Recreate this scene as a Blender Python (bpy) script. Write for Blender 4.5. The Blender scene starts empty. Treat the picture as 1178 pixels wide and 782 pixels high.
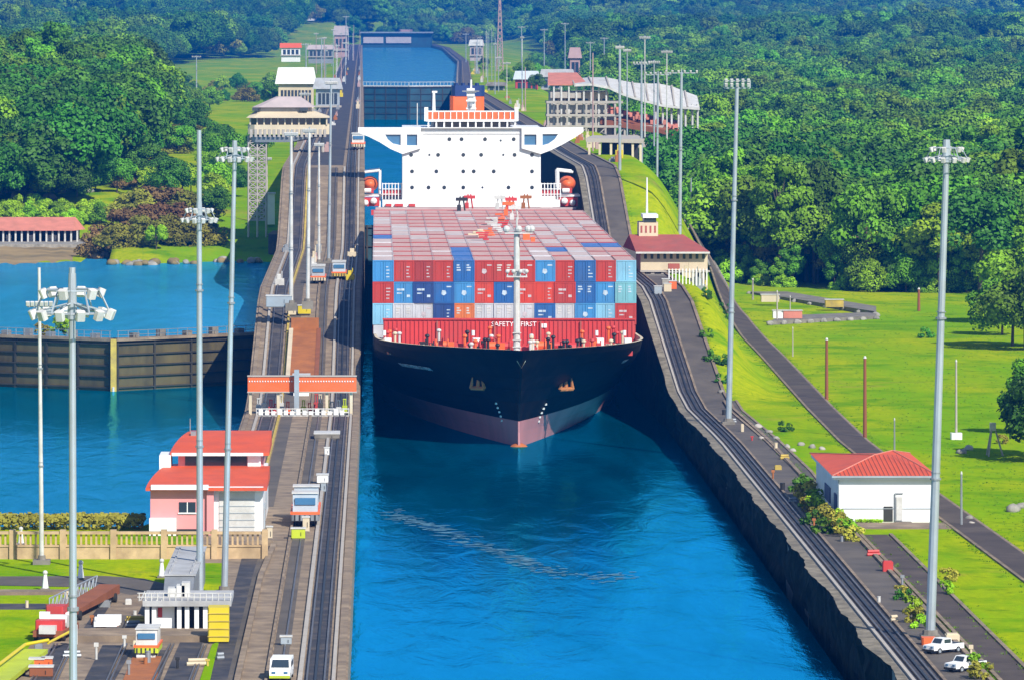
import bpy, bmesh, math, random
from mathutils import Vector, Matrix, noise
from mathutils.geometry import tessellate_polygon
R = math.radians
S = bpy.context.scene
COL = S.collection
random.seed(7)

# ------------------------------------------------------------------ camera, sky, sun, exposure
CAM_H = 49.0                       # metres above the water of the lower channel
FPX, VX, VY = 6500.0, 434.0, 20.0  # focal length in photo pixels, where the channel's axis vanishes
cam = bpy.data.cameras.new('camera')
cam.sensor_width = 36.0
cam.lens = FPX / 1178 * 36.0
cam.shift_x = (589 - VX) / 1178
cam.shift_y = -(391 - VY) / 1178
cam.clip_start, cam.clip_end = 5, 40000
camo = bpy.data.objects.new('camera', cam)
camo.location = (0, 0, CAM_H)
camo.rotation_euler = (R(90), 0, 0)
COL.objects.link(camo)
S.camera = camo

SUN_DIR = Vector((0.42, -0.72, 0.68)).normalized()     # towards the sun: right of and behind the camera
SUN_EL = math.asin(SUN_DIR.z)
SUN_AZ = math.atan2(SUN_DIR.x, SUN_DIR.y)
W = bpy.data.worlds.new('World')
S.world = W
W.use_nodes = True
wn, wl = W.node_tree.nodes, W.node_tree.links
bg = wn['Background']
sky = wn.new('ShaderNodeTexSky')
sky.sky_type = 'NISHITA'
sky.sun_disc = False
sky.sun_elevation = SUN_EL
sky.sun_rotation = SUN_AZ
sky.dust_density = 0.3
sky.ozone_density = 3.0
sky.air_density = 1.0
wl.new(sky.outputs[0], bg.inputs['Color'])
bg.inputs['Strength'].default_value = 0.10
sun = bpy.data.lights.new('sun', 'SUN')
sun.energy = 4.6
sun.angle = R(0.5)
sun.color = (1.0, 0.95, 0.86)
suno = bpy.data.objects.new('sun', sun)
suno.rotation_euler = SUN_DIR.to_track_quat('Z', 'Y').to_euler()
suno.location = (200, -100, 400)
COL.objects.link(suno)
S.view_settings.view_transform = 'Standard'
S.view_settings.look = 'None'
S.view_settings.exposure = 0.6
S.view_settings.gamma = 1.0
S.cycles.max_bounces = 6
S.cycles.diffuse_bounces = 2
S.cycles.glossy_bounces = 3
S.cycles.transmission_bounces = 3
S.cycles.volume_bounces = 0
S.cycles.transparent_max_bounces = 8

# ------------------------------------------------------------------ helpers
def P(px, py, z=4.0):
    """a point of the photograph set on the real height z"""
    D = FPX * (CAM_H - z) / (py - VY)
    return Vector(((px - VX) * D / FPX, D, z))
def XAT(px, D): return (px - VX) * D / FPX
def ZAT(py, D): return CAM_H - (py - VY) * D / FPX
def sm(t):
    t = min(1, max(0, t)); return t * t * (3 - 2 * t)
def lerp(a, b, t): return a + (b - a) * t
def pl(x, pts):
    if x <= pts[0][0]: return pts[0][1]
    for (a, b), (c, d) in zip(pts, pts[1:]):
        if x <= c: return b + (d - b) * (x - a) / (c - a)
    return pts[-1][1]

def tag(o, label=None, cat=None, group=None, kind=None):
    if label: o['label'] = label
    if cat: o['category'] = cat
    if group: o['group'] = group
    if kind: o['kind'] = kind
    return o
def empty(name, loc, label, cat, group=None, rz=0):
    o = bpy.data.objects.new(name, None)
    o.location = loc; o.rotation_euler = (0, 0, rz); o.empty_display_size = 1
    COL.objects.link(o)
    return tag(o, label, cat, group)
def copy_tree(o, parent=None):
    c = o.copy(); COL.objects.link(c)
    if parent: c.parent = parent
    for ch in o.children: copy_tree(ch, c)
    return c

class MB:
    """collects shapes, then links them as one mesh object"""
    def __init__(self):
        self.v, self.f, self.m = [], [], []
        self.mi = 0
    def mat(self, i): self.mi = i; return self
    def add(self, vs, fs):
        n = len(self.v)
        self.v += [tuple(a) for a in vs]
        self.f += [tuple(i + n for i in f) for f in fs]
        self.m += [self.mi] * len(fs)
        return self
    def box(self, x0, x1, y0, y1, z0, z1, M=None, bev=0):
        if x0 > x1: x0, x1 = x1, x0
        if y0 > y1: y0, y1 = y1, y0
        if z0 > z1: z0, z1 = z1, z0
        if bev:
            b = bev
            loop = [(x0+b,y0),(x1-b,y0),(x1,y0+b),(x1,y1-b),(x1-b,y1),(x0+b,y1),(x0,y1-b),(x0,y0+b)]
            return self.prism_z(loop, z0, z1, M)
        vs = [Vector((x, y, z)) for z in (z0, z1) for (x, y) in ((x0,y0),(x1,y0),(x1,y1),(x0,y1))]
        if M: vs = [M @ v for v in vs]
        return self.add(vs, [(3,2,1,0),(4,5,6,7),(0,1,5,4),(1,2,6,5),(2,3,7,6),(3,0,4,7)])
    def prism_z(self, loop, z0, z1, M=None, top=None):
        n = len(loop); top = top or loop
        vs = [Vector((x, y, z0)) for x, y in loop] + [Vector((x, y, z1)) for x, y in top]
        if M: vs = [M @ v for v in vs]
        fs = [tuple(range(n - 1, -1, -1)), tuple(range(n, 2 * n))]
        fs += [(i, (i + 1) % n, n + (i + 1) % n, n + i) for i in range(n)]
        return self.add(vs, fs)
    def prism_y(self, loop, y0, y1, M=None):
        """outline in x,z pushed along y"""
        n = len(loop)
        vs = [Vector((x, y0, z)) for x, z in loop] + [Vector((x, y1, z)) for x, z in loop]
        if M: vs = [M @ v for v in vs]
        fs = [tuple(range(n)), tuple(range(2 * n - 1, n - 1, -1))]
        fs += [((i + 1) % n, i, n + i, n + (i + 1) % n) for i in range(n)]
        return self.add(vs, fs)
    def prism_x(self, loop, x0, x1, M=None):
        """outline in y,z pushed along x"""
        n = len(loop)
        vs = [Vector((x0, y, z)) for y, z in loop] + [Vector((x1, y, z)) for y, z in loop]
        if M: vs = [M @ v for v in vs]
        fs = [tuple(range(n - 1, -1, -1)), tuple(range(n, 2 * n))]
        fs += [(i, (i + 1) % n, n + (i + 1) % n, n + i) for i in range(n)]
        return self.add(vs, fs)
    def plate_y(self, outer, holes, y0, y1):
        """plate in x,z with openings, thick along y"""
        loops = [outer] + holes
        tri = tessellate_polygon([[Vector((x, z, 0)) for x, z in l] for l in loops])
        flat = [p for l in loops for p in l]
        n = len(flat)
        vs = [(x, y0, z) for x, z in flat] + [(x, y1, z) for x, z in flat]
        fs = [tuple(t) for t in tri] + [tuple(n + i for i in reversed(t)) for t in tri]
        k = 0
        for l in loops:
            m = len(l)
            fs += [(k + i, k + (i + 1) % m, n + k + (i + 1) % m, n + k + i) for i in range(m)]
            k += m
        return self.add(vs, fs)
    def tube(self, p0, p1, r0, r1=None, n=8, cap=True):
        p0, p1 = Vector(p0), Vector(p1)
        r1 = r0 if r1 is None else r1
        q = (p1 - p0).to_track_quat('Z', 'Y')
        vs = []
        for p, r in ((p0, r0), (p1, r1)):
            vs += [p + q @ Vector((r * math.cos(2*math.pi*i/n), r * math.sin(2*math.pi*i/n), 0)) for i in range(n)]
        fs = [(i, (i + 1) % n, n + (i + 1) % n, n + i) for i in range(n)]
        if cap: fs += [tuple(range(n - 1, -1, -1)), tuple(range(n, 2 * n))]
        return self.add(vs, fs)
    def path(self, pts, r, n=6):
        for a, b in zip(pts, pts[1:]): self.tube(a, b, r, n=n)
        return self
    def ball(self, c, r, sz=1.0, seg=8, rings=6):
        c = Vector(c); vs = [c + Vector((0, 0, r * sz))]
        for j in range(1, rings):
            a = math.pi * j / rings
            vs += [c + Vector((r * math.sin(a) * math.cos(2*math.pi*i/seg), r * math.sin(a) * math.sin(2*math.pi*i/seg), r * sz * math.cos(a))) for i in range(seg)]
        vs.append(c - Vector((0, 0, r * sz)))
        fs = [(0, 1 + i, 1 + (i + 1) % seg) for i in range(seg)]
        for j in range(rings - 2):
            a = 1 + j * seg
            fs += [(a + i, a + seg + i, a + seg + (i + 1) % seg, a + (i + 1) % seg) for i in range(seg)]
        a = 1 + (rings - 2) * seg; e = len(vs) - 1
        fs += [(a + i, e, a + (i + 1) % seg) for i in range(seg)]
        return self.add(vs, fs)
    def rock(self, c, r, seed=0):
        n0 = len(self.v)
        self.ball(c, r, 0.7, 8, 6)
        for i in range(n0, len(self.v)):
            p = Vector(self.v[i]); d = p - Vector(c)
            k = 1 + 0.5 * noise.noise(p * (0.9 / max(r, .2)) + Vector((seed, 0, 0)))
            self.v[i] = tuple(Vector(c) + d * k)
        return self
    def quad(self, a, b, c, d): return self.add([a, b, c, d], [(0, 1, 2, 3)])
    def strip(self, A, B):
        """ribbon between two equally long lists of points"""
        n = len(A)
        return self.add(list(A) + list(B), [(i, n + i, n + i + 1, i + 1) for i in range(n - 1)])
    def mesh(self, name, mats, smooth=False):
        me = bpy.data.meshes.new(name)
        me.from_pydata(self.v, [], self.f)
        for m in (mats if isinstance(mats, (list, tuple)) else [mats]): me.materials.append(m)
        me.polygons.foreach_set('material_index', self.m)
        if smooth: me.polygons.foreach_set('use_smooth', [True] * len(self.f))
        me.update()
        return me
    def build(self, name, mats, parent=None, smooth=False, fix=True):
        me = self.mesh(name, mats, smooth)
        if fix:
            bm = bmesh.new(); bm.from_mesh(me)
            bmesh.ops.recalc_face_normals(bm, faces=bm.faces)
            bm.to_mesh(me); bm.free()
        o = bpy.data.objects.new(name, me)
        COL.objects.link(o)
        if parent is not None: o.parent = parent
        return o

# ------------------------------------------------------------------ materials
MATS = {}
def material(name, col, rough=0.7, metal=0.0, var=0.12, scale=0.6, dirt=None, dscale=0.15, damt=0.5, bump=0.0, bscale=4.0, spec=0.5, stretch=None, rand=0.0):
    """base colour broken by noise, a second colour (wear, stain) with a shape of its own, and a bump"""
    m = bpy.data.materials.new(name); m.use_nodes = True
    N, Lk = m.node_tree.nodes, m.node_tree.links
    b = N['Principled BSDF']
    b.inputs['Roughness'].default_value = rough
    b.inputs['Metallic'].default_value = metal
    b.inputs['Specular IOR Level'].default_value = spec
    g = N.new('ShaderNodeNewGeometry')
    pos = g.outputs['Position']
    if stretch:
        mp = N.new('ShaderNodeMapping'); mp.inputs['Scale'].default_value = stretch
        Lk.new(pos, mp.inputs['Vector']); pos = mp.outputs[0]
    n1 = N.new('ShaderNodeTexNoise'); n1.inputs['Scale'].default_value = scale; n1.inputs['Detail'].default_value = 5
    Lk.new(pos, n1.inputs['Vector'])
    r1 = N.new('ShaderNodeMapRange'); r1.inputs[1].default_value = .25; r1.inputs[2].default_value = .75
    r1.inputs[3].default_value = 1 - var; r1.inputs[4].default_value = 1 + var
    Lk.new(n1.outputs['Fac'], r1.inputs[0])
    mx = N.new('ShaderNodeMix'); mx.data_type = 'RGBA'; mx.blend_type = 'MULTIPLY'; mx.inputs[0].default_value = 1
    mx.inputs[6].default_value = (*col, 1)
    Lk.new(r1.outputs[0], mx.inputs[7])
    out = mx.outputs[2]
    if dirt:
        n2 = N.new('ShaderNodeTexNoise'); n2.inputs['Scale'].default_value = dscale; n2.inputs['Detail'].default_value = 7
        n2.inputs['Roughness'].default_value = .65
        Lk.new(pos, n2.inputs['Vector'])
        r2 = N.new('ShaderNodeMapRange'); r2.inputs[1].default_value = .46; r2.inputs[2].default_value = .66
        r2.inputs[3].default_value = 0; r2.inputs[4].default_value = damt
        Lk.new(n2.outputs['Fac'], r2.inputs[0])
        m2 = N.new('ShaderNodeMix'); m2.data_type = 'RGBA'
        Lk.new(r2.outputs[0], m2.inputs[0]); Lk.new(out, m2.inputs[6]); m2.inputs[7].default_value = (*dirt, 1)
        out = m2.outputs[2]
    if rand:
        oi = N.new('ShaderNodeObjectInfo')
        hs = N.new('ShaderNodeHueSaturation')
        a = N.new('ShaderNodeMapRange'); a.inputs[3].default_value = .5 - rand * .035; a.inputs[4].default_value = .5 + rand * .035
        v = N.new('ShaderNodeMapRange'); v.inputs[3].default_value = 1 - rand * .55; v.inputs[4].default_value = 1 + rand * .7
        fr = N.new('ShaderNodeMath'); fr.operation = 'MULTIPLY'; fr.inputs[1].default_value = 7.31
        f2 = N.new('ShaderNodeMath'); f2.operation = 'FRACT'
        Lk.new(oi.outputs['Random'], a.inputs[0]); Lk.new(oi.outputs['Random'], fr.inputs[0])
        Lk.new(fr.outputs[0], f2.inputs[0]); Lk.new(f2.outputs[0], v.inputs[0])
        Lk.new(a.outputs[0], hs.inputs['Hue']); Lk.new(v.outputs[0], hs.inputs['Value']); Lk.new(out, hs.inputs['Color'])
        out = hs.outputs[0]
    Lk.new(out, b.inputs['Base Color'])
    if bump:
        n3 = N.new('ShaderNodeTexNoise'); n3.inputs['Scale'].default_value = bscale; n3.inputs['Detail'].default_value = 4
        Lk.new(pos, n3.inputs['Vector'])
        bp = N.new('ShaderNodeBump'); bp.inputs['Strength'].default_value = bump; bp.inputs['Distance'].default_value = .1
        Lk.new(n3.outputs['Fac'], bp.inputs['Height']); Lk.new(bp.outputs[0], b.inputs['Normal'])
    MATS[name] = m
    return m

def water_material(name, body, tint, refl, rough=0.10, bump=0.35, sc=0.5, patches=0.25):
    m = bpy.data.materials.new(name); m.use_nodes = True
    N, Lk = m.node_tree.nodes, m.node_tree.links
    N.remove(N['Principled BSDF'])
    out = N['Material Output']
    geo = N.new('ShaderNodeNewGeometry')
    mp = N.new('ShaderNodeMapping'); mp.inputs['Scale'].default_value = (.55, .16, 1)
    Lk.new(geo.outputs['Position'], mp.inputs['Vector'])
    n1 = N.new('ShaderNodeTexNoise'); n1.inputs['Scale'].default_value = sc; n1.inputs['Detail'].default_value = 6; n1.inputs['Roughness'].default_value = .6
    n1.inputs['Distortion'].default_value = .6
    Lk.new(mp.outputs[0], n1.inputs['Vector'])
    bp = N.new('ShaderNodeBump'); bp.inputs['Strength'].default_value = bump; bp.inputs['Distance'].default_value = .35
    Lk.new(n1.outputs['Fac'], bp.inputs['Height'])
    mp2 = N.new('ShaderNodeMapping'); mp2.inputs['Scale'].default_value = (.10, .016, 1)
    Lk.new(geo.outputs['Position'], mp2.inputs['Vector'])
    n2 = N.new('ShaderNodeTexNoise'); n2.inputs['Scale'].default_value = 1; n2.inputs['Detail'].default_value = 7; n2.inputs['Roughness'].default_value = .62
    n2.inputs['Distortion'].default_value = 1.2
    Lk.new(mp2.outputs[0], n2.inputs['Vector'])
    r2 = N.new('ShaderNodeMapRange'); r2.inputs[1].default_value = .3; r2.inputs[2].default_value = .7; r2.inputs[3].default_value = refl - patches; r2.inputs[4].default_value = refl + patches
    Lk.new(n2.outputs['Fac'], r2.inputs[0])
    d = N.new('ShaderNodeBsdfDiffuse'); d.inputs['Color'].default_value = (*body, 1)
    g = N.new('ShaderNodeBsdfGlossy'); g.inputs['Color'].default_value = (*tint, 1); g.inputs['Roughness'].default_value = rough
    Lk.new(bp.outputs[0], g.inputs['Normal'])
    mix = N.new('ShaderNodeMixShader')
    Lk.new(r2.outputs[0], mix.inputs[0]); Lk.new(d.outputs[0], mix.inputs[1]); Lk.new(g.outputs[0], mix.inputs[2])
    Lk.new(mix.outputs[0], out.inputs['Surface'])
    MATS[name] = m
    return m

M = {}
def mk(key, *a, **k): M[key] = material(key, *a, **k); return M[key]
mk('concrete', (.25, .185, .122), .85, var=.38, scale=.5, dirt=(.15, .11, .08), dscale=.4, damt=.85, bump=.3)
mk('concrete_grey', (.20, .18, .15), .85, var=.3, scale=.5, dirt=(.11, .10, .085), dscale=.45, damt=.85, bump=.3)
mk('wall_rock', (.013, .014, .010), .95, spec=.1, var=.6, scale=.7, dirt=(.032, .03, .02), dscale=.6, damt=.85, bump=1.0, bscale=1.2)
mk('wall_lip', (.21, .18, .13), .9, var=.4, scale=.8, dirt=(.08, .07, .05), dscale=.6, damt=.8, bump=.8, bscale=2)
mk('asphalt', (.088, .074, .062), .85, var=.3, scale=.35, dirt=(.16, .13, .10), dscale=.12, damt=.6)
mk('track_dark', (.034, .034, .042), .8, var=.4, scale=.6, dirt=(.11, .09, .075), dscale=.45, damt=.75)
mk('road_brown', (.058, .042, .034), .9, var=.25, scale=.3, dirt=(.12, .09, .07), dscale=.2, damt=.5)
mk('rail_steel', (.22, .19, .17), .45, metal=.7, var=.2)
mk('kerb_pale', (.42, .38, .33), .85, var=.2, dirt=(.2, .17, .13), dscale=.6)
mk('kerb_yellow', (.50, .36, .06), .8, var=.25, dirt=(.2, .15, .08), dscale=.7)
mk('white_paint', (.80, .80, .79), .5, var=.03, scale=.2, dirt=(.60, .58, .54), dscale=.25, damt=.35)
mk('ship_white', (.84, .84, .83), .45, var=.02, scale=.2, dirt=(.66, .60, .52), dscale=.12, damt=.25)
mk('cream', (.62, .52, .36), .8, var=.12, dirt=(.36, .29, .2), dscale=.3)
mk('pink_wall', (.72, .28, .28), .8, var=.06, dirt=(.50, .22, .22), dscale=.3, damt=.4)
mk('red_roof', (.64, .088, .022), .6, var=.10, scale=.5, dirt=(.42, .07, .04), dscale=.3, damt=.5)
mk('brown_roof', (.36, .085, .065), .75, var=.15, dirt=(.25, .1, .08), dscale=.4)
mk('salmon_roof', (.58, .20, .14), .8, var=.14, dirt=(.35, .15, .1), dscale=.4)
mk('grey_roof', (.40, .40, .40), .7, var=.12, dirt=(.22, .21, .2), dscale=.4)
mk('steel_pale', (.38, .43, .47), .45, metal=.35, var=.10, scale=.8, dirt=(.33, .34, .35), dscale=.5, damt=.5)
mk('steel_grey', (.30, .32, .34), .5, metal=.4, var=.12, dirt=(.16, .15, .14), dscale=.6)
mk('lamp_white', (.56, .55, .52), .55, var=.12, scale=1.5, dirt=(.36, .34, .30), dscale=.8, damt=.5)
mk('tan_wall', (.50, .35, .19), .85, var=.25, scale=.8, dirt=(.30, .2, .11), dscale=.5, damt=.7)
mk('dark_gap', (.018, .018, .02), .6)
mk('dark_glass', (.03, .045, .06), .08, spec=.8)
mk('blue_glass', (.05, .16, .30), .08, spec=.8)
mk('hull_black', (.0035, .0035, .0045), .55, spec=.12, var=.4, scale=.3, dirt=(.018, .012, .010), dscale=.5, damt=.6, stretch=(1, 1, .12))
mk('hull_red', (.46, .17, .16), .6, var=.15, scale=.2, dirt=(.30, .14, .13), dscale=.3, damt=.6, stretch=(1, 1, .3))
mk('bulb_rust', (.42, .12, .03), .6, var=.3, dirt=(.25, .06, .03), dscale=.8)
mk('deck_red', (.34, .045, .04), .7, var=.15, dirt=(.24, .07, .05), dscale=.3)
mk('red_paint', (.52, .04, .035), .55, var=.1, dirt=(.32, .06, .05), dscale=.3)
mk('orange_paint', (.76, .13, .025), .5, var=.1, dirt=(.55, .14, .05), dscale=.6)
mk('yellow_paint', (.62, .48, .01), .5, var=.1, dirt=(.5, .38, .05), dscale=.6)
mk('lime_paint', (.44, .52, .02), .6, var=.15, dirt=(.30, .36, .03), dscale=.4)
mk('blue_paint', (.010, .035, .14), .5, var=.12)
mk('teal_gate', (.010, .060, .085), .6, var=.3, scale=.3, dirt=(.02, .035, .04), dscale=.2)
mk('gate_olive', (.095, .075, .028), .75, var=.3, scale=.4, dirt=(.035, .03, .015), dscale=.25, damt=.8, stretch=(1, 1, .4))
mk('gate_dark', (.028, .027, .020), .7, var=.4, dirt=(.06, .045, .02), dscale=.4, damt=.5)
mk('rust_panel', (.36, .12, .03), .75, var=.2, dirt=(.2, .07, .03), dscale=.5)
mk('wood_pole', (.24, .075, .03), .85, var=.2, stretch=(1, 1, .2))
mk('bark', (.10, .075, .05), .9, var=.25)
mk('black_iron', (.02, .02, .022), .5)
mk('mud', (.30, .21, .09), .95, var=.3, scale=.15, dirt=(.12, .10, .05), dscale=.1, damt=.8)
mk('stone', (.30, .28, .24), .9, var=.35, scale=1.0, dirt=(.08, .08, .07), dscale=.8)
mk('tyre', (.02, .02, .02), .9)
mk('foam', (.07, .20, .29), .7)
CONT = {}
for k, c in {'red': (.42, .034, .025), 'brick': (.30, .030, .028), 'scarlet': (.54, .045, .022), 'blue': (.012, .105, .33), 'navy': (.010, .050, .20),
             'azure': (.04, .22, .48), 'sky': (.20, .45, .62), 'teal': (.16, .40, .46), 'white': (.68, .68, .70), 'grey': (.48, .49, .52), 'orange': (.62, .16, .04)}.items():
    CONT[k] = material('paint_' + k, c, .55, var=.10, scale=.6, dirt=tuple(x * .55 + .04 for x in c), dscale=.5, damt=.5, stretch=(1, 1, .5))
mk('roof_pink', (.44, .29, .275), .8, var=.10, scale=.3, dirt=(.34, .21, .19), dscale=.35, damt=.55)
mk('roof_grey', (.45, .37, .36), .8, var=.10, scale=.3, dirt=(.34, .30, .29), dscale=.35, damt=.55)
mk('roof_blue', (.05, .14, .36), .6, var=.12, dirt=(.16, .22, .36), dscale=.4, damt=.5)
mk('mark_faded', (.46, .40, .42), .7, var=.3, scale=2)
mk('mark_pale', (.42, .52, .60), .7, var=.3, scale=2)
mk('weed', (.12, .24, .006), .8, var=.4, scale=.8, spec=.1)
# foliage
mk('leaf_green', (.112, .255, .005), .6, var=.5, scale=.25, rand=.7, spec=.25)
mk('leaf_deep', (.050, .150, .007), .6, var=.5, scale=.25, rand=.6, spec=.25)
mk('leaf_lime', (.21, .40, .006), .6, var=.4, scale=.25, rand=.6, spec=.25)
mk('leaf_olive', (.20, .19, .018), .7, var=.45, scale=.3, rand=.6, spec=.2)
mk('leaf_brown', (.17, .10, .032), .75, var=.4, scale=.3, rand=.5, spec=.2)
mk('leaf_yellow', (.30, .27, .03), .7, var=.4, scale=.5, rand=.6, spec=.2)
water_material('water_channel', (.000, .086, .165), (.03, .60, 1.0), .70, patches=.14, rough=.09, bump=.42)
water_material('water_left', (.000, .115, .20), (.12, .66, .98), .58, patches=.14)
water_material('water_basin', (.03, .27, .50), (.20, .70, .98), .42, patches=.12)
water_material('water_upper', (.04, .22, .40), (.45, .85, 1.0), .50, bump=.2, patches=.1)
# ------------------------------------------------------------------ heights of the place
def wall_top(D): return pl(D, [(0, 4), (648, 4), (664, 5), (716, 13), (732, 14), (848, 14), (862, 15.5), (895, 23.5), (910, 25), (30000, 25)])
def x_left(D): return pl(D, [(0, -2), (905, -2), (1988, -4.9), (3073, -8), (4829, -12.6), (6000, -14)])
def x_right(D): return pl(D, [(0, 35.3), (600, 35.3), (665, 34.3), (730, 33.3), (905, 32), (1000, 31), (1988, 27), (3073, 43), (4400, 50), (4829, 46), (6000, 40)])
def x_isle(D): return pl(D, [(0, -15), (1988, -15.5), (3500, -22), (4829, -30), (6000, -32)])
def far_r(D): return pl(D, [(0, 4), (1000, 4), (1500, 6), (2500, 10), (4000, 17), (6000, 44), (8000, 105), (12500, 230)])
def far_l(D): return pl(D, [(985, 5.2), (1000, 7.5), (1060, 13), (1200, 17), (1500, 19), (2500, 20), (4000, 24), (6000, 46), (8000, 105), (12500, 230)])
def shore(X): return 985 + 9 * noise.noise(Vector((X * .06, 3.1, 0))) - (10 if X < -55 else 0) + (26 if -52 < X < -47 else 0)
def ground_z(X, D):
    if D < 5000 and -14.4 < X < x_right(D) + 5.6: return -8.0
    n = noise.noise(Vector((X * .02, D * .008, 0)))
    big = (0 if D < 2600 else min(1, (D - 2600) / 2500) * 26 * noise.noise(Vector((X * .0016, D * .0011, 5))))
    if X > 5:
        t0 = pl(D, [(0, 41), (780, 41), (950, 43), (2500, 56), (5000, 80), (5600, 5)])
        t1 = pl(D, [(0, 48), (640, 48), (780, 50), (950, 60), (2500, 100), (5000, 200), (5600, 8)])
        b = far_r(D) + big + (0 if D < 700 else n * min(1.2, (D - 700) / 300))
        z = lerp(wall_top(D), b, sm((X - t0) / (t1 - t0)))
        if D < 640: z = 4.0 + (.25 * n if X > 56 else 0)
        return z - .02
    if D < 504 or (X > -20.9 and D < 562): return 3.98
    sh = shore(X)
    if D < 760: return -4 if X > -150 else 4
    if D < sh - 4: return 1.5 if X > -150 else 8
    f = far_l(max(985, D + 985 - sh)) + big
    if X < -47: f = min(f, pl(D, [(985, 6.0), (1040, 6.3), (1064, 6.4), (1076, 8.5), (1110, 14), (1200, 17), (1300, 99)])) if D < 1300 else f
    f += 5.5 * math.exp(-((X + 105) / 60) ** 2 - ((D - 1480) / 170) ** 2) + n * (.8 if D > 1075 else .1)
    if X > x_isle(D) and 985 < D < 5000: f = wall_top(D)
    elif X > -40 and 1500 < D < 5000: f = lerp(f, 24.6, sm((X + 40) / 20) * min(1, (D - 1500) / 300))
    return f - .02

gm = bpy.data.materials.new('grass_ground'); gm.use_nodes = True
N, Lk = gm.node_tree.nodes, gm.node_tree.links
b = N['Principled BSDF']; b.inputs['Roughness'].default_value = .9; b.inputs['Specular IOR Level'].default_value = 0
geo = N.new('ShaderNodeNewGeometry')
def noise_fac(scale, lo, hi, vec=None, detail=6, rough=.6):
    n = N.new('ShaderNodeTexNoise'); n.inputs['Scale'].default_value = scale; n.inputs['Detail'].default_value = detail; n.inputs['Roughness'].default_value = rough
    Lk.new(vec or geo.outputs['Position'], n.inputs['Vector'])
    r = N.new('ShaderNodeMapRange'); r.inputs[1].default_value = lo; r.inputs[2].default_value = hi
    Lk.new(n.outputs['Fac'], r.inputs[0]); return r.outputs[0]
def mixc(f, a, c):
    m = N.new('ShaderNodeMix'); m.data_type = 'RGBA'
    Lk.new(f, m.inputs[0])
    for i, v in ((6, a), (7, c)):
        if isinstance(v, tuple): m.inputs[i].default_value = (*v, 1)
        else: Lk.new(v, m.inputs[i])
    return m.outputs[2]
mp = N.new('ShaderNodeMapping'); mp.inputs['Scale'].default_value = (.05, .014, .05); mp.inputs['Rotation'].default_value = (0, 0, .25)
Lk.new(geo.outputs['Position'], mp.inputs['Vector'])
c1 = mixc(noise_fac(1, .42, .60, mp.outputs[0]), (.155, .345, .002), (.38, .41, .002))
c2 = mixc(noise_fac(.10, .50, .64), c1, (.085, .25, .002))
c3 = mixc(noise_fac(1.1, .35, .8), c2, (.19, .29, .003))
c4 = mixc(noise_fac(.06, .62, .78), c3, (.30, .24, .05))
c5 = mixc(noise_fac(.35, .60, .78), c4, (.05, .13, .004))
mp3 = N.new('ShaderNodeMapping'); mp3.inputs['Scale'].default_value = (1.6, .05, 1); mp3.inputs['Rotation'].default_value = (0, 0, -.12); Lk.new(geo.outputs['Position'], mp3.inputs['Vector'])
c4 = mixc(noise_fac(1, .55, .85, mp3.outputs[0]), c5, (.17, .28, .004))
Lk.new(c4, b.inputs['Base Color'])
bp = N.new('ShaderNodeBump'); bp.inputs['Strength'].default_value = .5; bp.inputs['Distance'].default_value = .2
nb = N.new('ShaderNodeTexNoise'); nb.inputs['Scale'].default_value = 2.5; nb.inputs['Detail'].default_value = 4
Lk.new(geo.outputs['Position'], nb.inputs['Vector']); Lk.new(nb.outputs['Fac'], bp.inputs['Height']); Lk.new(bp.outputs[0], b.inputs['Normal'])
M['grass'] = gm

xs = [-2600, -2200, -1800, -1400, -1100, -900, -750, -600, -500, -420, -360, -300, -250, -210, -180] + list(range(-160, -60, 4)) + list(range(-60, 96, 1)) + list(range(96, 200, 4)) + [205, 220, 240, 270, 300, 340, 380, 430, 500, 580, 680, 800, 950, 1100, 1300, 1600, 2000, 2500]
ys = list(range(120, 1300, 4))
while ys[-1] < 13000: ys.append(ys[-1] * 1.02)
g = MB()
nx = len(xs)
g.v = [(x, y, ground_z(x, y)) for y in ys for x in xs]
g.f = [(j*nx+i, j*nx+i+1, (j+1)*nx+i+1, (j+1)*nx+i) for j in range(len(ys)-1) for i in range(nx-1)]
g.m = [0] * len(g.f)
ground = g.build('ground', gm, smooth=True, fix=False)
tag(ground, kind='structure')

def sheet(name, x0, x1, y0, y1, z, mat, n=1):
    m = MB()
    for i in range(n):
        a, c = lerp(y0, y1, i / n), lerp(y0, y1, (i + 1) / n)
        m.quad((x0, a, z), (x1, a, z), (x1, c, z), (x0, c, z))
    return tag(m.build(name, mat, fix=False), kind='structure')
sheet('water', -2.6, 34.6, 130, 936, 0.0, MATS['water_channel'])
sheet('basin_water', -150, -14.5, 503, 762, 0.0, MATS['water_left'])
sheet('upper_basin_water', -150, -14.5, 758, 1030, 6.0, MATS['water_basin'])
sheet('middle_chamber_water', -5, 34, 934, 1992, 13.0, MATS['water_left'])
u = MB()
yy = [1988, 2300, 2700, 3073, 3500, 4000, 4400, 4829]
u.strip([(x_left(y) - 1, y, 23) for y in yy], [(x_right(y) + 1, y, 23) for y in yy])
tag(u.build('lake_water', MATS['water_upper']), kind='structure')

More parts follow.
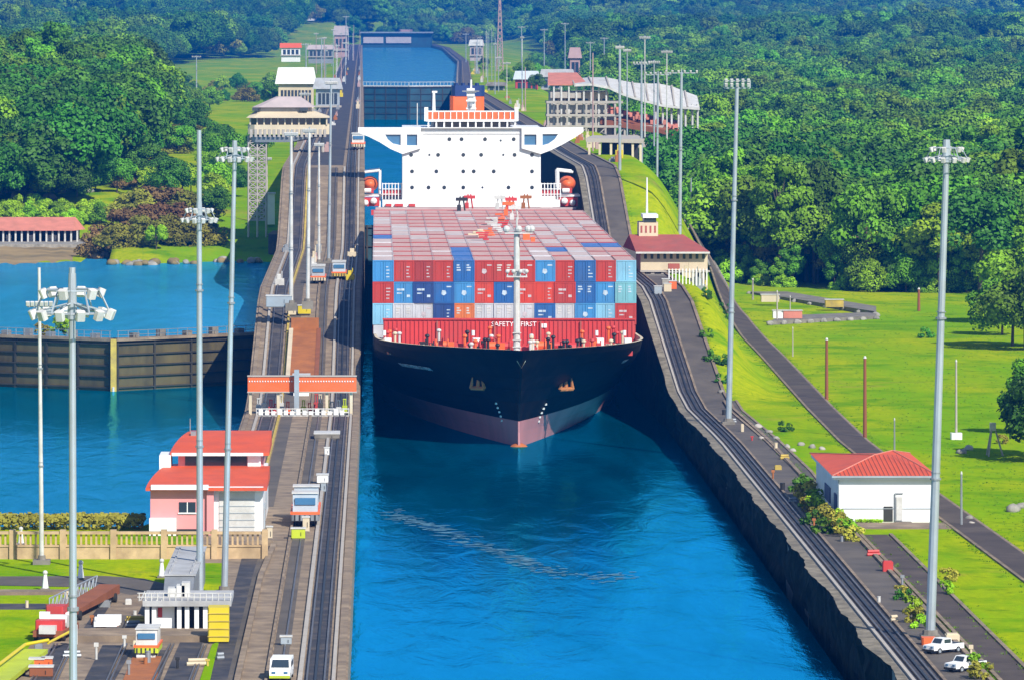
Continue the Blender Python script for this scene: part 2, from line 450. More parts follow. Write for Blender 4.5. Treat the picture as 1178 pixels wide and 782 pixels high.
# ------------------------------------------------------------------ lock walls and what lies on top of them
DS = list(range(130, 640, 15)) + list(range(640, 930, 4)) + [960, 1000, 1100, 1200, 1400, 1600, 1800, 1988, 2300, 2700, 3073, 3500, 4000, 4400, 4829, 4990]
def sweep(fx0, fx1, z_off, ds=DS, thick=None, zf=wall_top):
    """a ribbon (or a bar when thick is given) that follows the wall top"""
    m = MB()
    A = [(fx0(d), d, zf(d) + z_off) for d in ds]; B = [(fx1(d), d, zf(d) + z_off) for d in ds]
    if thick is None: return m.strip(A, B)
    lo = [z - thick if thick < 50 else -6 for _, _, z in A]
    A2 = [(a[0], a[1], l) for a, l in zip(A, lo)]; B2 = [(c[0], c[1], l) for c, l in zip(B, lo)]
    m.strip(A, B); m.strip(A2, A); m.strip(B, B2)
    m.add([A2[0], A[0], B[0], B2[0]], [(0, 1, 2, 3)]); m.add([A2[-1], A[-1], B[-1], B2[-1]], [(3, 2, 1, 0)])
    return m
o = sweep(x_isle, x_left, 0, thick=99).build('lock_wall', M['concrete'])
tag(o, 'long tan concrete centre wall carrying the tow tracks left of the ship', 'lock wall')
isle = o
# right bank: uneven rock-like face with a pale ragged lip
m = MB(); hs = [-2.5, -.6, .5, 1.3, 2.1, 2.9, 3.5, 4.0]
dd = [130 + i * 1.5 for i in range(int((660 - 130) / 1.5))] + [660 + i * 4 for i in range(64)] + [930, 1000, 1200, 1500, 1988]
def lip(d, k=0):
    if d > 905: return 0
    a = min(1, max(0, (700 - d) / 60))
    return a * (.70 * noise.noise(Vector((d * .06, 0, 2))) + .30 * noise.noise(Vector((d * .31, 4, 2))) + .22 * abs(math.sin(d * .085 + 2 * noise.noise(Vector((d * .02, 0, 0))))) - .1)
rows = []
for h in hs:
    row = []
    for d in dd:
        t = wall_top(d); z = h if t <= 4.01 else lerp(-2.5, t, (h + 2.5) / 6.5)
        a = 1 if d < 700 else .2
        x = x_right(d) + lip(d) + a * (.50 * noise.noise(Vector((d * .5, z * .8, 9))) + .5 * noise.noise(Vector((d * .16, z * .5, 1))) + (4 - h) * .05)
        row.append((x if h < 3.9 else x_right(d) + lip(d) - .1, d, z))
    rows.append(row)
for a, c in zip(rows, rows[1:]): m.strip(a, c)
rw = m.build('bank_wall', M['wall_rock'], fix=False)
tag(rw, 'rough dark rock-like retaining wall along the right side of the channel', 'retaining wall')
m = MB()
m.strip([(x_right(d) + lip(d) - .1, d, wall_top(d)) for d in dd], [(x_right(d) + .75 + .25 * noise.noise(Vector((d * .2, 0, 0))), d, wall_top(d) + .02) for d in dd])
o = m.build('coping', M['wall_lip'], rw)
m = sweep(lambda d: x_right(d) + .55, lambda d: x_right(d) + 6.6, 0, thick=99)
tag(m.build('towpath', M['concrete_grey']), kind='structure')

near = [d for d in DS if d <= 910]
lower = [d for d in DS if d <= 850]
def line(name, off0, off1, side, mat, ds=DS, z=.012, thick=None):
    f = {'r': x_right, 'l': x_left, 'i': x_isle}[side]
    o = sweep(lambda d: f(d) + off0, lambda d: f(d) + off1, z, ds, thick).build(name, mat)
    return tag(o, kind='structure')
# tracks on the right bank: lip, sunken tow rail lane, asphalt strip, pale edge
line('tow_track_bed', 1.25, 3.0, 'r', M['track_dark'])
line('asphalt_strip', 3.4, 6.1, 'r', M['asphalt'], [d for d in DS if d <= 765])
line('asphalt_strip', 3.4, 6.1, 'r', M['asphalt'], [d for d in DS if d >= 790])
line('track_kerb', .95, 1.2, 'r', M['kerb_pale'], z=.16, thick=.3)
line('track_kerb', 3.06, 3.3, 'r', M['concrete'], z=.16, thick=.3)
line('track_edge', 6.15, 6.5, 'r', M['concrete'], z=.20, thick=.4)
for a in (1.5, 2.6): line('rail', a, a + .13, 'r', M['rail_steel'], z=.15, thick=.14)
line('rack_rail', 2.02, 2.2, 'r', M['black_iron'], z=.12, thick=.11)
# centre wall: (from its right edge leftwards)
isl = [d for d in DS if d < 4900]
line('edge_kerb', -.75, -.15, 'l', M['concrete'], isl, .10, .3)
line('edge_kerb', -1.10, -.85, 'l', M['kerb_pale'], isl, .18, .3)
line('tow_track_bed', -3.0, -1.35, 'l', M['track_dark'], isl)
for a in (-2.85, -1.65): line('rail', a, a + .13, 'l', M['rail_steel'], isl, .15, .14)
line('rack_rail', -2.30, -2.12, 'l', M['black_iron'], isl, .12, .11)
line('asphalt_strip', -9.0, -3.5, 'l', M['track_dark'], [d for d in isl if d > 912])
line('track_kerb', -3.40, -3.1, 'l', M['kerb_pale'], near, .2, .35)
line('asphalt_strip', -5.35, -4.25, 'l', M['asphalt'], near)
line('track_kerb', -5.65, -5.45, 'l', M['concrete'], near, .2, .35)
line('rail', -4.65, -4.52, 'l', M['rail_steel'], near, .12, .11)
line('service_strip', -8.85, -7.55, 'l', M['asphalt'], [d for d in near if d > 505])
line('track_kerb', -9.2, -8.95, 'l', M['kerb_yellow'], [d for d in near if d > 505], .2, .35)
line('tow_track_bed', -11.2, -9.5, 'l', M['track_dark'], [d for d in isl if d > 505])
for a in (-11.0, -9.85): line('rail', a, a + .13, 'l', M['rail_steel'], [d for d in isl if d > 505], .15, .14)
line('track_kerb', -11.7, -11.4, 'l', M['kerb_pale'], [d for d in isl if d > 505], .2, .35)
line('edge_kerb', -12.9, -12.4, 'l', M['concrete'], [d for d in near if d > 505], .14, .3)

# ------------------------------------------------------------------ roads and slabs on the right
def road(name, pts, w, mat, off=.02, kerb=None, zf=None):
    pts = [(lerp(a[0], c[0], k / 12), lerp(a[1], c[1], k / 12)) for a, c in zip(pts, pts[1:]) for k in range(12)] + [pts[-1]]
    A, B = [], []
    for i, (x, y) in enumerate(pts):
        p = Vector(pts[max(0, i - 1)]); q = Vector(pts[min(len(pts) - 1, i + 1)])
        t = (q - p).normalized(); nrm = Vector((t.y, -t.x))
        A.append(Vector((x, y)) - nrm * w / 2); B.append(Vector((x, y)) + nrm * w / 2)
    zf = zf or (lambda x, y: max(ground_z(x + q, y + w2) for q in (-.8, 0, .8) for w2 in (-2, 2)))
    m = MB(); m.strip([(a.x, a.y, zf(a.x, a.y) + off) for a in A], [(c.x, c.y, zf(c.x, c.y) + off) for c in B])
    tag(m.build(name, mat), kind='structure')
    if kerb:
        for L_, s in ((A, -1), (B, 1)):
            k = MB()
            for p, q in zip(L_, L_[1:]):
                t = (q - p).normalized(); nn = Vector((t.y, -t.x)) * s * .3
                zp, zq = zf(p.x, p.y) - .2, zf(q.x, q.y) - .2
                h = .34
                k.add([(p.x, p.y, zp), (q.x, q.y, zq), (q.x + nn.x, q.y + nn.y, zq), (p.x + nn.x, p.y + nn.y, zp),
                       (p.x, p.y, zp + h), (q.x, q.y, zq + h), (q.x + nn.x, q.y + nn.y, zq + h), (p.x + nn.x, p.y + nn.y, zp + h)],
                      [(4, 5, 6, 7), (0, 1, 5, 4), (2, 3, 7, 6)])
            tag(k.build('kerb', kerb), kind='structure')
road('return_track', [(54, 380), (53.4, 440), (52.2, 500), (51, 560), (50.6, 600), (51, 650), (52, 720), (53, 790), (54.2, 850), (54.6, 905), (53.5, 940)], 2.7, M['road_brown'], .16, M['concrete'])
road('access_track', [(43.6, 370), (43.5, 430), (43.4, 492)], 2.3, M['road_brown'], .03, M['concrete'])
road('track_branch', [(40.9, 655), (42, 600), (42.3, 560), (41.9, 530), (41.7, 515)], 1.1, M['asphalt'], .05, M['concrete'])
road('hill_road', [(54.6, 900), (55, 940), (54.5, 1000), (54, 1060), (52, 1130), (49, 1180), (47, 1240)], 3.0, M['asphalt'], .15, M['stone'])
# ------------------------------------------------------------------ trees
def crown_mesh(name, seed, mat, rx=5.5, rz=4.5, clumps=20, cards=85, card=.8, layered=False, low=False):
    """leaf cards gathered in clumps through the crown's volume"""
    rnd = random.Random(seed); m = MB()
    cs = []
    for i in range(clumps):
        a = rnd.uniform(0, 2 * math.pi); u = rnd.uniform(-.55 if low else -.35, 1); rr = math.sqrt(max(0, 1 - u * u)) * rnd.uniform(.55, 1.0)
        cs.append((Vector((rx * rr * math.cos(a), rx * rr * math.sin(a), rz * u * rnd.uniform(.75, 1.05))), rnd.uniform(.26, .44) * rx))
    for c, r in cs:
        for k in range(cards):
            d = Vector((rnd.gauss(0, 1), rnd.gauss(0, 1), rnd.gauss(.25, 1))).normalized()
            p = c + Vector((d.x * r, d.y * r, d.z * r * (.55 if layered else .8))) * rnd.uniform(.72, 1.05)
            nrm = (d * 1.0 + Vector((rnd.gauss(0, .5), rnd.gauss(0, .5), rnd.gauss(.3, .5)))).normalized()
            t = nrm.orthogonal().normalized(); t.rotate(Matrix.Rotation(rnd.uniform(0, 6.28), 3, nrm)); s = nrm.cross(t)
            q = card * rnd.uniform(.55, 1.25)
            m.add([p - t*q*.5 - s*q*.3, p + t*q*.1 - s*q*.5, p + t*q*.6 + s*q*.1, p - t*q*.1 + s*q*.5], [(0, 1, 2, 3)])
    return m.mesh(name, mat), cs
def trunk_mesh(name, seed, cs, h, r=.32):
    rnd = random.Random(seed); m = MB()
    top = Vector((rnd.uniform(-.5, .5), rnd.uniform(-.5, .5), 1.0))
    m.tube((0, 0, -h - 1.0), (top.x * .5, top.y * .5, -h * .4), r, r * .75, 7)
    m.tube((top.x * .5, top.y * .5, -h * .4), top, r * .75, r * .5, 7)
    for c, _ in cs[:9]: m.tube((top.x * .7, top.y * .7, -h * .2), c * .85, r * .38, r * .12, 5)
    return m.mesh(name, M['bark'])
KINDS = []
def kind(key, leaf, seeds, h, **kw):
    out = []
    for s in seeds:
        cm, cs = crown_mesh('crown', s, M[leaf], **kw)
        out.append((cm, trunk_mesh('trunk', s, cs, h), h))
    return out
TREES = {
    'broad': kind('broad', 'leaf_green', (1, 2, 3), 9, rx=6.2, rz=4.6, clumps=27, cards=260, card=.53),
    'deep': kind('deep', 'leaf_deep', (4, 5, 6), 9, rx=5.8, rz=5.2, clumps=27, cards=260, card=.53),
    'lime': kind('lime', 'leaf_lime', (7, 8), 7.5, rx=5.2, rz=4.4, clumps=25, cards=250, card=.52),
    'tall': kind('tall', 'leaf_green', (9, 10), 12, rx=4.2, rz=6.0, clumps=25, cards=250, card=.52, low=True),
    'olive': kind('olive', 'leaf_olive', (11, 12), 5, rx=6.4, rz=3.4, clumps=28, cards=170, card=.58, layered=True, low=True),
    'brown': kind('brown', 'leaf_brown', (13,), 5, rx=6.0, rz=3.6, clumps=26, cards=170, card=.58, layered=True, low=True),
}
SHRUB = [crown_mesh('foliage', s, M[k], rx=1.5, rz=1.2, clumps=9, cards=45, card=.36, low=True)[0] for s, k in ((31, 'leaf_deep'), (32, 'leaf_green'), (33, 'leaf_lime'), (34, 'leaf_yellow'))]
def tree(kind, X, D, sc, label, group=None, name='tree', z=None, i=0, rz=None, wide=1.0):
    cm, tm, h = TREES[kind][i % len(TREES[kind])]
    z = ground_z(X, D) if z is None else z
    e = empty(name, (X, D, z - .1), label, 'tree', group, random.uniform(0, 6.28) if rz is None else rz)
    e.scale = (sc * wide, sc * wide, sc)
    for nm, me in (('trunk', tm), ('crown', cm)):
        o = bpy.data.objects.new(nm, me); COL.objects.link(o); o.parent = e; o.location = (0, 0, h)
    return e
def shrub(k, X, D, sc, label, group=None, z=None, name='shrub', flat=1.0):
    z = ground_z(X, D) if z is None else z
    o = bpy.data.objects.new(name, SHRUB[k]); COL.objects.link(o)
    o.location = (X, D, z + .7 * sc * flat); o.scale = (sc, sc, sc * flat); o.rotation_euler = (0, 0, random.uniform(0, 6))
    return tag(o, label, 'shrub', group)

frnd = random.Random(11)
def forest_right(D):   # where the wood begins right of the lawn
    return pl(D, [(0, 900), (900, 190), (922, 92), (934, 72), (955, 59), (1010, 57.5), (1200, 62), (1800, 74), (2500, 95), (4000, 130), (5000, 140), (5001, 10)])
def forest_left(D):    # where the wood ends left of the locks
    return pl(D, [(0, -900), (1085, -900), (1086, -58), (1150, -50), (1300, -52), (1500, -62), (2000, -85), (2600, -108), (3000, -120), (3600, -90), (4900, -60), (5001, 10)])
pts = []
D = 905.0
while D < 9500:
    step = 5.7 if D < 1300 else 7.5 if D < 2000 else 10 if D < 3200 else 16 if D < 5200 else 26
    xl, xr = -.0668 * D - 25, .1145 * D + 25
    x = xl
    while x < xr:
        X = x + frnd.uniform(-.45, .45) * step; Y = D + frnd.uniform(-.5, .5) * step
        if X > forest_right(Y) + 4 * noise.noise(Vector((Y * .03, X * .03, 0))) or X < forest_left(Y) + 5 * noise.noise(Vector((Y * .03, 7, 0))):
            if not (D > 5000 and False): pts.append((X, Y))
        x += step
    D += step * .95
def kind_at(X, Y, rnd):
    n = noise.noise(Vector((X * .012, Y * .005, 3.3))) - (.42 if X < 0 else 0)
    r = rnd.random()
    if n > .22: return 'lime' if r < .6 else 'broad'
    if n < -.2: return 'deep' if r < .8 else 'broad'
    return 'broad' if r < .45 else 'deep' if r < .7 else 'tall' if r < .85 else 'lime' if r < .95 else 'olive'
def wood_sc(Y, rnd): return rnd.uniform(.6, 1.4) * (1 if Y < 2000 else 1.15 if Y < 3200 else 1.5 if Y < 5200 else 2.1)
near_pts = sorted([p for p in pts if -.0668 * p[1] - 4 < p[0] < .1145 * p[1] + 4], key=lambda p: p[1])[:240]
near_set = set(near_pts)
KN = {'broad': 'broad mid-green', 'deep': 'dense dark green', 'lime': 'bright yellow-green', 'tall': 'tall narrow green', 'olive': 'low olive-green'}
trnd = random.Random(5)
for k, (X, Y) in enumerate(near_pts):
    kd = kind_at(X, Y, trnd)
    if X > 0:
        place = 'in the wood that borders the lawn right of the channel'
        grp = 'trees of the wood right of the lawn'
    else:
        place = 'on the wooded slope above the left basin'
        grp = 'trees of the wooded slope above the left basin'
    t = tree(kd, X, Y, trnd.uniform(.62, 1.32), f'{KN[kd]} tree {place}', grp, i=k, wide=trnd.uniform(.85, 1.2))
# the rest of the wood: more trees than one can count
src = []
for kd in ('broad', 'deep', 'lime', 'tall', 'olive'):
    for cm, tm, h in TREES[kd]:
        o = bpy.data.objects.new('wood_tree_source', cm); src.append((kd, o, h))
byk = {}
for i, (kd, o, h) in enumerate(src): byk.setdefault(kd, []).append(i)
lots = [[] for _ in src]
for p in pts:
    if p in near_set: continue
    kd = kind_at(p[0], p[1], frnd)
    i = frnd.choice(byk[kd]); sc = wood_sc(p[1], frnd)
    lots[i].append((p[0], p[1], ground_z(*p) + src[i][2] * sc * (.95 if p[1] < 5000 else .6), sc, frnd.uniform(0, 6.28)))
def wood_nodes(i, o):
    ng = bpy.data.node_groups.new('wood_scatter', 'GeometryNodeTree')
    ng.interface.new_socket('Geometry', in_out='INPUT', socket_type='NodeSocketGeometry')
    ng.interface.new_socket('Geometry', in_out='OUTPUT', socket_type='NodeSocketGeometry')
    n, l = ng.nodes, ng.links
    gi, go = n.new('NodeGroupInput'), n.new('NodeGroupOutput')
    join = n.new('GeometryNodeJoinGeometry')
    for j, (kd, ob, h) in enumerate(src):
        idx = n.new('GeometryNodeInputNamedAttribute'); idx.data_type = 'INT'; idx.inputs['Name'].default_value = 'kind_id'
        cmp_ = n.new('FunctionNodeCompare'); cmp_.data_type = 'INT'; cmp_.operation = 'EQUAL'
        l.new(idx.outputs['Attribute'], cmp_.inputs[2]); cmp_.inputs[3].default_value = j
        oi = n.new('GeometryNodeObjectInfo'); oi.inputs['Object'].default_value = ob; oi.inputs['As Instance'].default_value = True
        ip = n.new('GeometryNodeInstanceOnPoints')
        sc = n.new('GeometryNodeInputNamedAttribute'); sc.data_type = 'FLOAT_VECTOR'; sc.inputs['Name'].default_value = 'tree_scale'
        ro = n.new('GeometryNodeInputNamedAttribute'); ro.data_type = 'FLOAT_VECTOR'; ro.inputs['Name'].default_value = 'tree_turn'
        l.new(gi.outputs[0], ip.inputs['Points']); l.new(cmp_.outputs[0], ip.inputs['Selection']); l.new(oi.outputs['Geometry'], ip.inputs['Instance'])
        l.new(ro.outputs['Attribute'], ip.inputs['Rotation']); l.new(sc.outputs['Attribute'], ip.inputs['Scale'])
        l.new(ip.outputs[0], join.inputs[0])
    l.new(join.outputs[0], go.inputs[0])
    return ng
allp = [(i, q) for i, L_ in enumerate(lots) for q in L_]
me = bpy.data.meshes.new('wood'); me.from_pydata([q[:3] for _, q in allp], [], [])
at = me.attributes.new('kind_id', 'INT', 'POINT'); at.data.foreach_set('value', [i for i, _ in allp])
at = me.attributes.new('tree_scale', 'FLOAT_VECTOR', 'POINT'); at.data.foreach_set('vector', [c for _, q in allp for c in (q[3] * (.85 + .35 * ((q[0] * 7.3) % 1)), q[3] * (.85 + .35 * ((q[1] * 3.7) % 1)), q[3])])
at = me.attributes.new('tree_turn', 'FLOAT_VECTOR', 'POINT'); at.data.foreach_set('vector', [c for _, q in allp for c in (0, 0, q[4])])
wood = bpy.data.objects.new('forest', me); COL.objects.link(wood)
md = wood.modifiers.new('scatter', 'NODES'); md.node_group = wood_nodes(0, None)
tag(wood, 'hazy tropical forest covering the hills behind the locks', 'forest', kind='stuff')
print('forest points', len(allp))

# the air: one closed box round everything
HX = MB().box(-2590, 2490, 100, 12900, -10, 420)
hz = HX.build('haze', [])
hm = bpy.data.materials.new('haze'); hm.use_nodes = True
for n in list(hm.node_tree.nodes):
    if n.type == 'BSDF_PRINCIPLED': hm.node_tree.nodes.remove(n)
vol = hm.node_tree.nodes.new('ShaderNodeVolumePrincipled')
vol.inputs['Color'].default_value = (.003, .18, .72, 1)
vol.inputs['Density'].default_value = 1.5e-4
hm.node_tree.links.new(vol.outputs[0], hm.node_tree.nodes['Material Output'].inputs['Volume'])
hz.data.materials.append(hm)
tag(hz, 'blue haze in the air', 'haze', kind='stuff')
# ------------------------------------------------------------------ the ship
CX, HB = 15.4, 16.0
BOW, STERN = 638.0, 928.0
ship = empty('container_ship', (CX, BOW, 0), 'huge black-hulled container ship with white bridge filling the lock channel', 'ship')
def part(mb, name, mats, parent=None, smooth=False):
    """a mesh given in world metres, hung under the ship"""
    par = parent or ship
    o = mb.build(name, mats, par, smooth)
    off = Vector((CX, BOW, 0))
    o.data.transform(Matrix.Translation(-off))
    return o
def stem(z):    # where the stem stands at height z
    return pl(z, [(-5, 646.0), (0, 645.2), (2.5, 645.6), (5, 644.5), (8, 641.5), (11.4, 638.2)])
def half(z, D):
    t = (z + 0) / 11.4
    Lz = lerp(104, 38, sm(min(1, max(0, t)) ** .9)); p = lerp(1.75, 2.6, max(0, t))
    d = (D - stem(z)) / Lz
    if d <= 0: return .12
    return max(.12, HB * (1 - (1 - min(1, d)) ** p))
def bowx(D): return .95 * max(0, 1 - (D - 638) / 60) ** 1.3
def rim(D): return pl(D, [(638, 11.4), (672, 10.9), (690, 10.6), (700, 9.2), (930, 9.2)])
zs = [-3, -1.2, 0, .8, 1.6, 2.9, 3.8, 5, 6.5, 8, 9.2, 10.4, 11.4]
us = [0, .003, .01, .02, .035, .055, .08, .11, .15, .19, .24, .3, .36, .43, .5, .58, .66, .74, .82, .9, 1.0]
def hull_pt(u, z, s):
    y = stem(z) + u * 118
    zz = min(z, rim(y)) if z > 9.2 else z
    return (CX + bowx(y) + s * half(zz, y), y, zz)
m = MB()
for s in (-1, 1):
    for a, c in zip(zs, zs[1:]):
        m.mat(1 if a < 2.9 - .01 else 0)
        A = [hull_pt(u, a, s) for u in us] + [(CX + s * HB, STERN, min(a, 9.2))]
        B = [hull_pt(u, c, s) for u in us] + [(CX + s * HB, STERN, min(c, 9.2))]
        m.strip(A, B)
m.mat(0)
m.quad((CX - HB, STERN, -3), (CX + HB, STERN, -3), (CX + HB, STERN, 9.2), (CX - HB, STERN, 9.2))
for a, c in zip(zs, zs[1:]):   # close the stem
    m.mat(1 if a < 2.89 else 0)
    m.quad(hull_pt(0, a, -1), hull_pt(0, a, 1), hull_pt(0, c, 1), hull_pt(0, c, -1))
hull = part(m, 'hull', [MATS['hull_black'], MATS['hull_red']], smooth=False)
for p in hull.data.polygons: p.use_smooth = True
# inner bulwark, cap rail, decks
m = MB()
rd = [639.6 + (700 - 639.6) * (i / 40) ** 1.6 for i in range(41)]
for s in (-1, 1):
    m.strip([(CX + bowx(d) + s * max(.0, half(rim(d), d) - .03), d, rim(d) + .01) for d in rd], [(CX + bowx(d) + s * max(.0, half(rim(d), d) - .35), d + .12, rim(d) + .01) for d in rd])
    m.strip([(CX + bowx(d) + s * max(.0, half(rim(d), d) - .35), d + .12, rim(d) + .01) for d in rd], [(CX + bowx(d) + s * max(.0, half(9.3, d) - .5), d + .2, 9.3) for d in rd])
part(m, 'bulwark_cap', M['cream'])
m = MB()
ds = [640.2 + (STERN - 640.2) * (i / 50) ** 2 for i in range(51)]
m.strip([(CX + bowx(d) - max(0, half(9.2, d) - .1), d, 9.3) for d in ds], [(CX + bowx(d) + max(0, half(9.2, d) - .1), d, 9.3) for d in ds])
part(m, 'deck', M['deck_red'])
# bulbous foot showing at the waterline
m = MB(); m.ball((CX + bowx(646), 646.0, -.75), 1.35, .85, 14, 10)
b_ = part(m, 'bulbous_bow', M['bulb_rust'], smooth=True)
# breakwater: red ribbed wall across the foredeck
m = MB()
x0, x1 = XAT(441, 681), XAT(730, 681)
m.box(x0, x1, 681, 681.35, 9.3, 12.55)
n = 58
for i in range(n):
    x = lerp(x0 + .2, x1 - .2, i / (n - 1)); m.box(x - .09, x + .09, 680.86, 681.0, 9.35, 12.4)
m.box(x0 - .1, x1 + .1, 680.8, 681.4, 12.55, 12.72)
bw = part(m, 'breakwater', M['red_paint'])
m = MB()
for px in (503, 569, 622, 668): m.box(XAT(px, 680.8) - .1, XAT(px, 680.8) + .1, 680.7, 680.86, 9.4, 12.4)
part(m, 'breakwater_stay', M['brown_roof'])
FONT = None
def lettering(text, size, mat, parent, mw, name='lettering', off=None, extrude=.02):
    cu = bpy.data.curves.new(name, 'FONT'); cu.body = text; cu.size = size; cu.align_x = 'CENTER'; cu.align_y = 'CENTER'; cu.extrude = extrude; cu.resolution_u = 1
    t = bpy.data.objects.new('t', cu); COL.objects.link(t)
    dg = bpy.context.evaluated_depsgraph_get()
    me = bpy.data.meshes.new_from_object(t.evaluated_get(dg)); bpy.data.objects.remove(t)
    me.materials.clear(); me.materials.append(mat); me.name = name
    o = bpy.data.objects.new(name, me); COL.objects.link(o)
    me.transform(mw)
    if off is not None: me.transform(Matrix.Translation(-Vector(off)))
    if parent: o.parent = parent
    return o
UP = Matrix.Rotation(R(90), 4, 'X')
SO = (CX, BOW, 0)
for txt, px in (('SAFETY', 578), ('FIRST', 608)):
    lettering(txt, .82, M['white_paint'], ship, Matrix.Translation((XAT(px, 680.7), 680.83, ZAT(373, 681))) @ UP, off=SO)
m = MB(); m.box(XAT(621, 681), XAT(624.5, 681), 680.8, 680.86, 11.6, 12.1); m.box(XAT(625.3, 681), XAT(629, 681), 680.8, 680.86, 11.6, 12.1)
part(m, 'emblem', M['white_paint'])
# names painted on both bows: follow the plating
def on_hull(text, px_c, py_c, s, size):
    z = None
    best = None
    for i in range(400):     # find where the plating shows at this pixel
        D = 640 + i * .15
        zz = ZAT(py_c, D)
        if not 3 < zz < 10.5: continue
        e = abs((CX + s * half(zz, D)) - XAT(px_c, D))
        if best is None or e < best[0]: best = (e, D, zz)
    _, D, zz = best
    p = Vector((CX + s * half(zz, D), D, zz))
    q = Vector((CX + s * half(zz, D + .6), D + .6, zz)); up = Vector((CX + s * half(zz + .4, D), D, zz + .4))
    tx = (q - p).normalized() * s; tz = (up - p).normalized()
    ny = tz.cross(tx).normalized() * 1
    tz = tx.cross(ny) * -1 if tx.cross(ny).z < 0 else tx.cross(ny)
    nrm = tx.cross(tz).normalized()
    mw = Matrix((tx, tz, nrm)).transposed().to_4x4()
    mw.translation = p + nrm * .12
    return lettering(text, size, M['steel_pale'], ship, mw, off=SO)
on_hull('NORTHERN STORM', 479, 421, -1, 1.05)
on_hull('NORTHERN STORM', 707, 417, 1, 1.05)
# anchors in their pockets
def anchor(px, py, s):
    best = min(((abs((CX + bowx(D) + s * half(ZAT(py, D), D)) - XAT(px, D)), D) for D in [640 + i * .2 for i in range(200)]), key=lambda t: t[0])
    D = best[1]; z = ZAT(py, D); x = CX + bowx(D) + s * half(z, D)
    nx = Vector((s * .55, -.83, 0)); p = Vector((x, D, z)) + nx * .25
    side = Vector((.83, s * .55, 0))
    k = MB()
    k.tube(p + Vector((0, 0, 1.1)), p + Vector((0, 0, -.7)) + nx * .3, .22, .26, 8)
    k.tube(p - side * .9 + Vector((0, 0, -.5)) + nx * .3, p + side * .9 + Vector((0, 0, -.5)) + nx * .3, .24, n=8)
    for t in (-1, 1):
        k.tube(p + side * .9 * t + Vector((0, 0, -.5)) + nx * .3, p + side * .62 * t + Vector((0, 0, .75)) + nx * .45, .26, .08, 6)
    a = part(k, 'anchor', M['rust_panel'])
    k = MB(); k.tube(p + Vector((0, 0, 1.4)) - nx * .15, p + Vector((0, 0, 1.4)) + nx * .12, .62, .56, 14)
    part(k, 'hawse_pipe', M['steel_grey'])
    k = MB()
    for i in range(5):       # draught and thruster marks below the anchor
        zz = z - 2.4 - i * .5; dd = D + .6 + i * .1; xx = CX + bowx(dd) + s * half(zz, dd)
        k.box(xx - .12, xx + .12, dd - .5, dd - .1, zz, zz + .22)
    part(k, 'hull_mark', M['lamp_white'])
anchor(552, 441, -1); anchor(648, 442, 1)
# foredeck gear
rnd = random.Random(3)
def winch(x, y, mat, sc=1):
    k = MB()
    k.tube((x - .7*sc, y, 9.3 + .75*sc), (x + .7*sc, y, 9.3 + .75*sc), .5*sc, n=10)
    for t in (-.75, .75): k.tube((x + t*sc - .06, y, 9.3 + .75*sc), (x + t*sc + .06, y, 9.3 + .75*sc), .75*sc, n=12)
    k.box(x - 1.1*sc, x + 1.1*sc, y - .6*sc, y + .6*sc, 9.3, 9.3 + .3*sc)
    k.box(x + .85*sc, x + 1.5*sc, y - .5*sc, y + .5*sc, 9.3, 9.3 + 1.1*sc)
    part(k, 'mooring_winch', mat)
def bollard(x, y, mat):
    k = MB(); k.box(x - .7, x + .7, y - .3, y + .3, 9.3, 9.45)
    for t in (-.4, .4):
        k.tube((x + t, y, 9.4), (x + t, y, 10.3), .2, n=8); k.tube((x + t, y, 10.3), (x + t, y, 10.42), .27, n=8)
    part(k, 'bollard', mat)
def vent(x, y, mat, h=1.9):
    k = MB(); k.tube((x, y, 9.3), (x, y, 9.3 + h), .15, n=8); k.ball((x, y, 9.3 + h), .30, .8); part(k, 'vent', mat)
for i in range(15):
    x = CX + lerp(-13, 13, i / 14); y0 = 640 + 36 * (1 - math.sqrt(max(0, 1 - ((x - CX) / 16.3) ** 2)))
    winch(x + rnd.uniform(-.5, .5), rnd.uniform(max(y0 + 6, 660), 673), M['red_paint'] if i % 3 else M['orange_paint'], rnd.uniform(.8, 1.15))
for i in range(22):
    x = CX + lerp(-13.8, 13.8, i / 21) + rnd.uniform(-.3, .3); t = abs(x - CX) / 16
    y = 645 + 30 * t ** 2 + rnd.uniform(0, 6)
    if abs(x - XAT(594.5, 655)) > 1.2: bollard(x, y + 2, M['black_iron'] if i % 2 else M['cream'])
for i in range(44):
    x = CX + rnd.uniform(-14.5, 14.5); t = abs(x - CX) / 16; y = rnd.uniform(650 + 26 * t * t, 678)
    vent(x, y, [M['black_iron'], M['cream'], M['red_paint'], M['orange_paint'], M['lamp_white'], M['black_iron']][i % 6], rnd.uniform(1.5, 2.6))
for i in range(46):
    x = CX + rnd.uniform(-14.8, 14.8); t = abs(x - CX) / 16; y = rnd.uniform(646 + 27 * t * t, 676); h = rnd.uniform(.5, 1.5); w = rnd.uniform(.15, .45)
    k = MB(); k.box(x - w, x + w, y, y + .5, 9.3, 9.3 + h, bev=.05); k.tube((x + w, y + .2, 9.3 + h * .5), (x + w, y + .2, 9.6 + h), .07)
    part(k, ('chain_stopper', 'fairlead', 'hose_box')[i % 3], M[('red_paint', 'black_iron', 'deck_red', 'cream', 'red_paint', 'orange_paint')[i % 6]])
for i, px in enumerate((548, 690, 446, 722)):   # white lockers by the mast and in the corners
    x = XAT(px, 672); k = MB(); k.box(x - .45, x + .45, 671, 672.2, 9.3, 10.9, bev=.1); k.tube((x - .4, 671.5, 11.2), (x - .4, 671.5, 11.8), .2)
    part(k, 'locker', M['white_paint'])
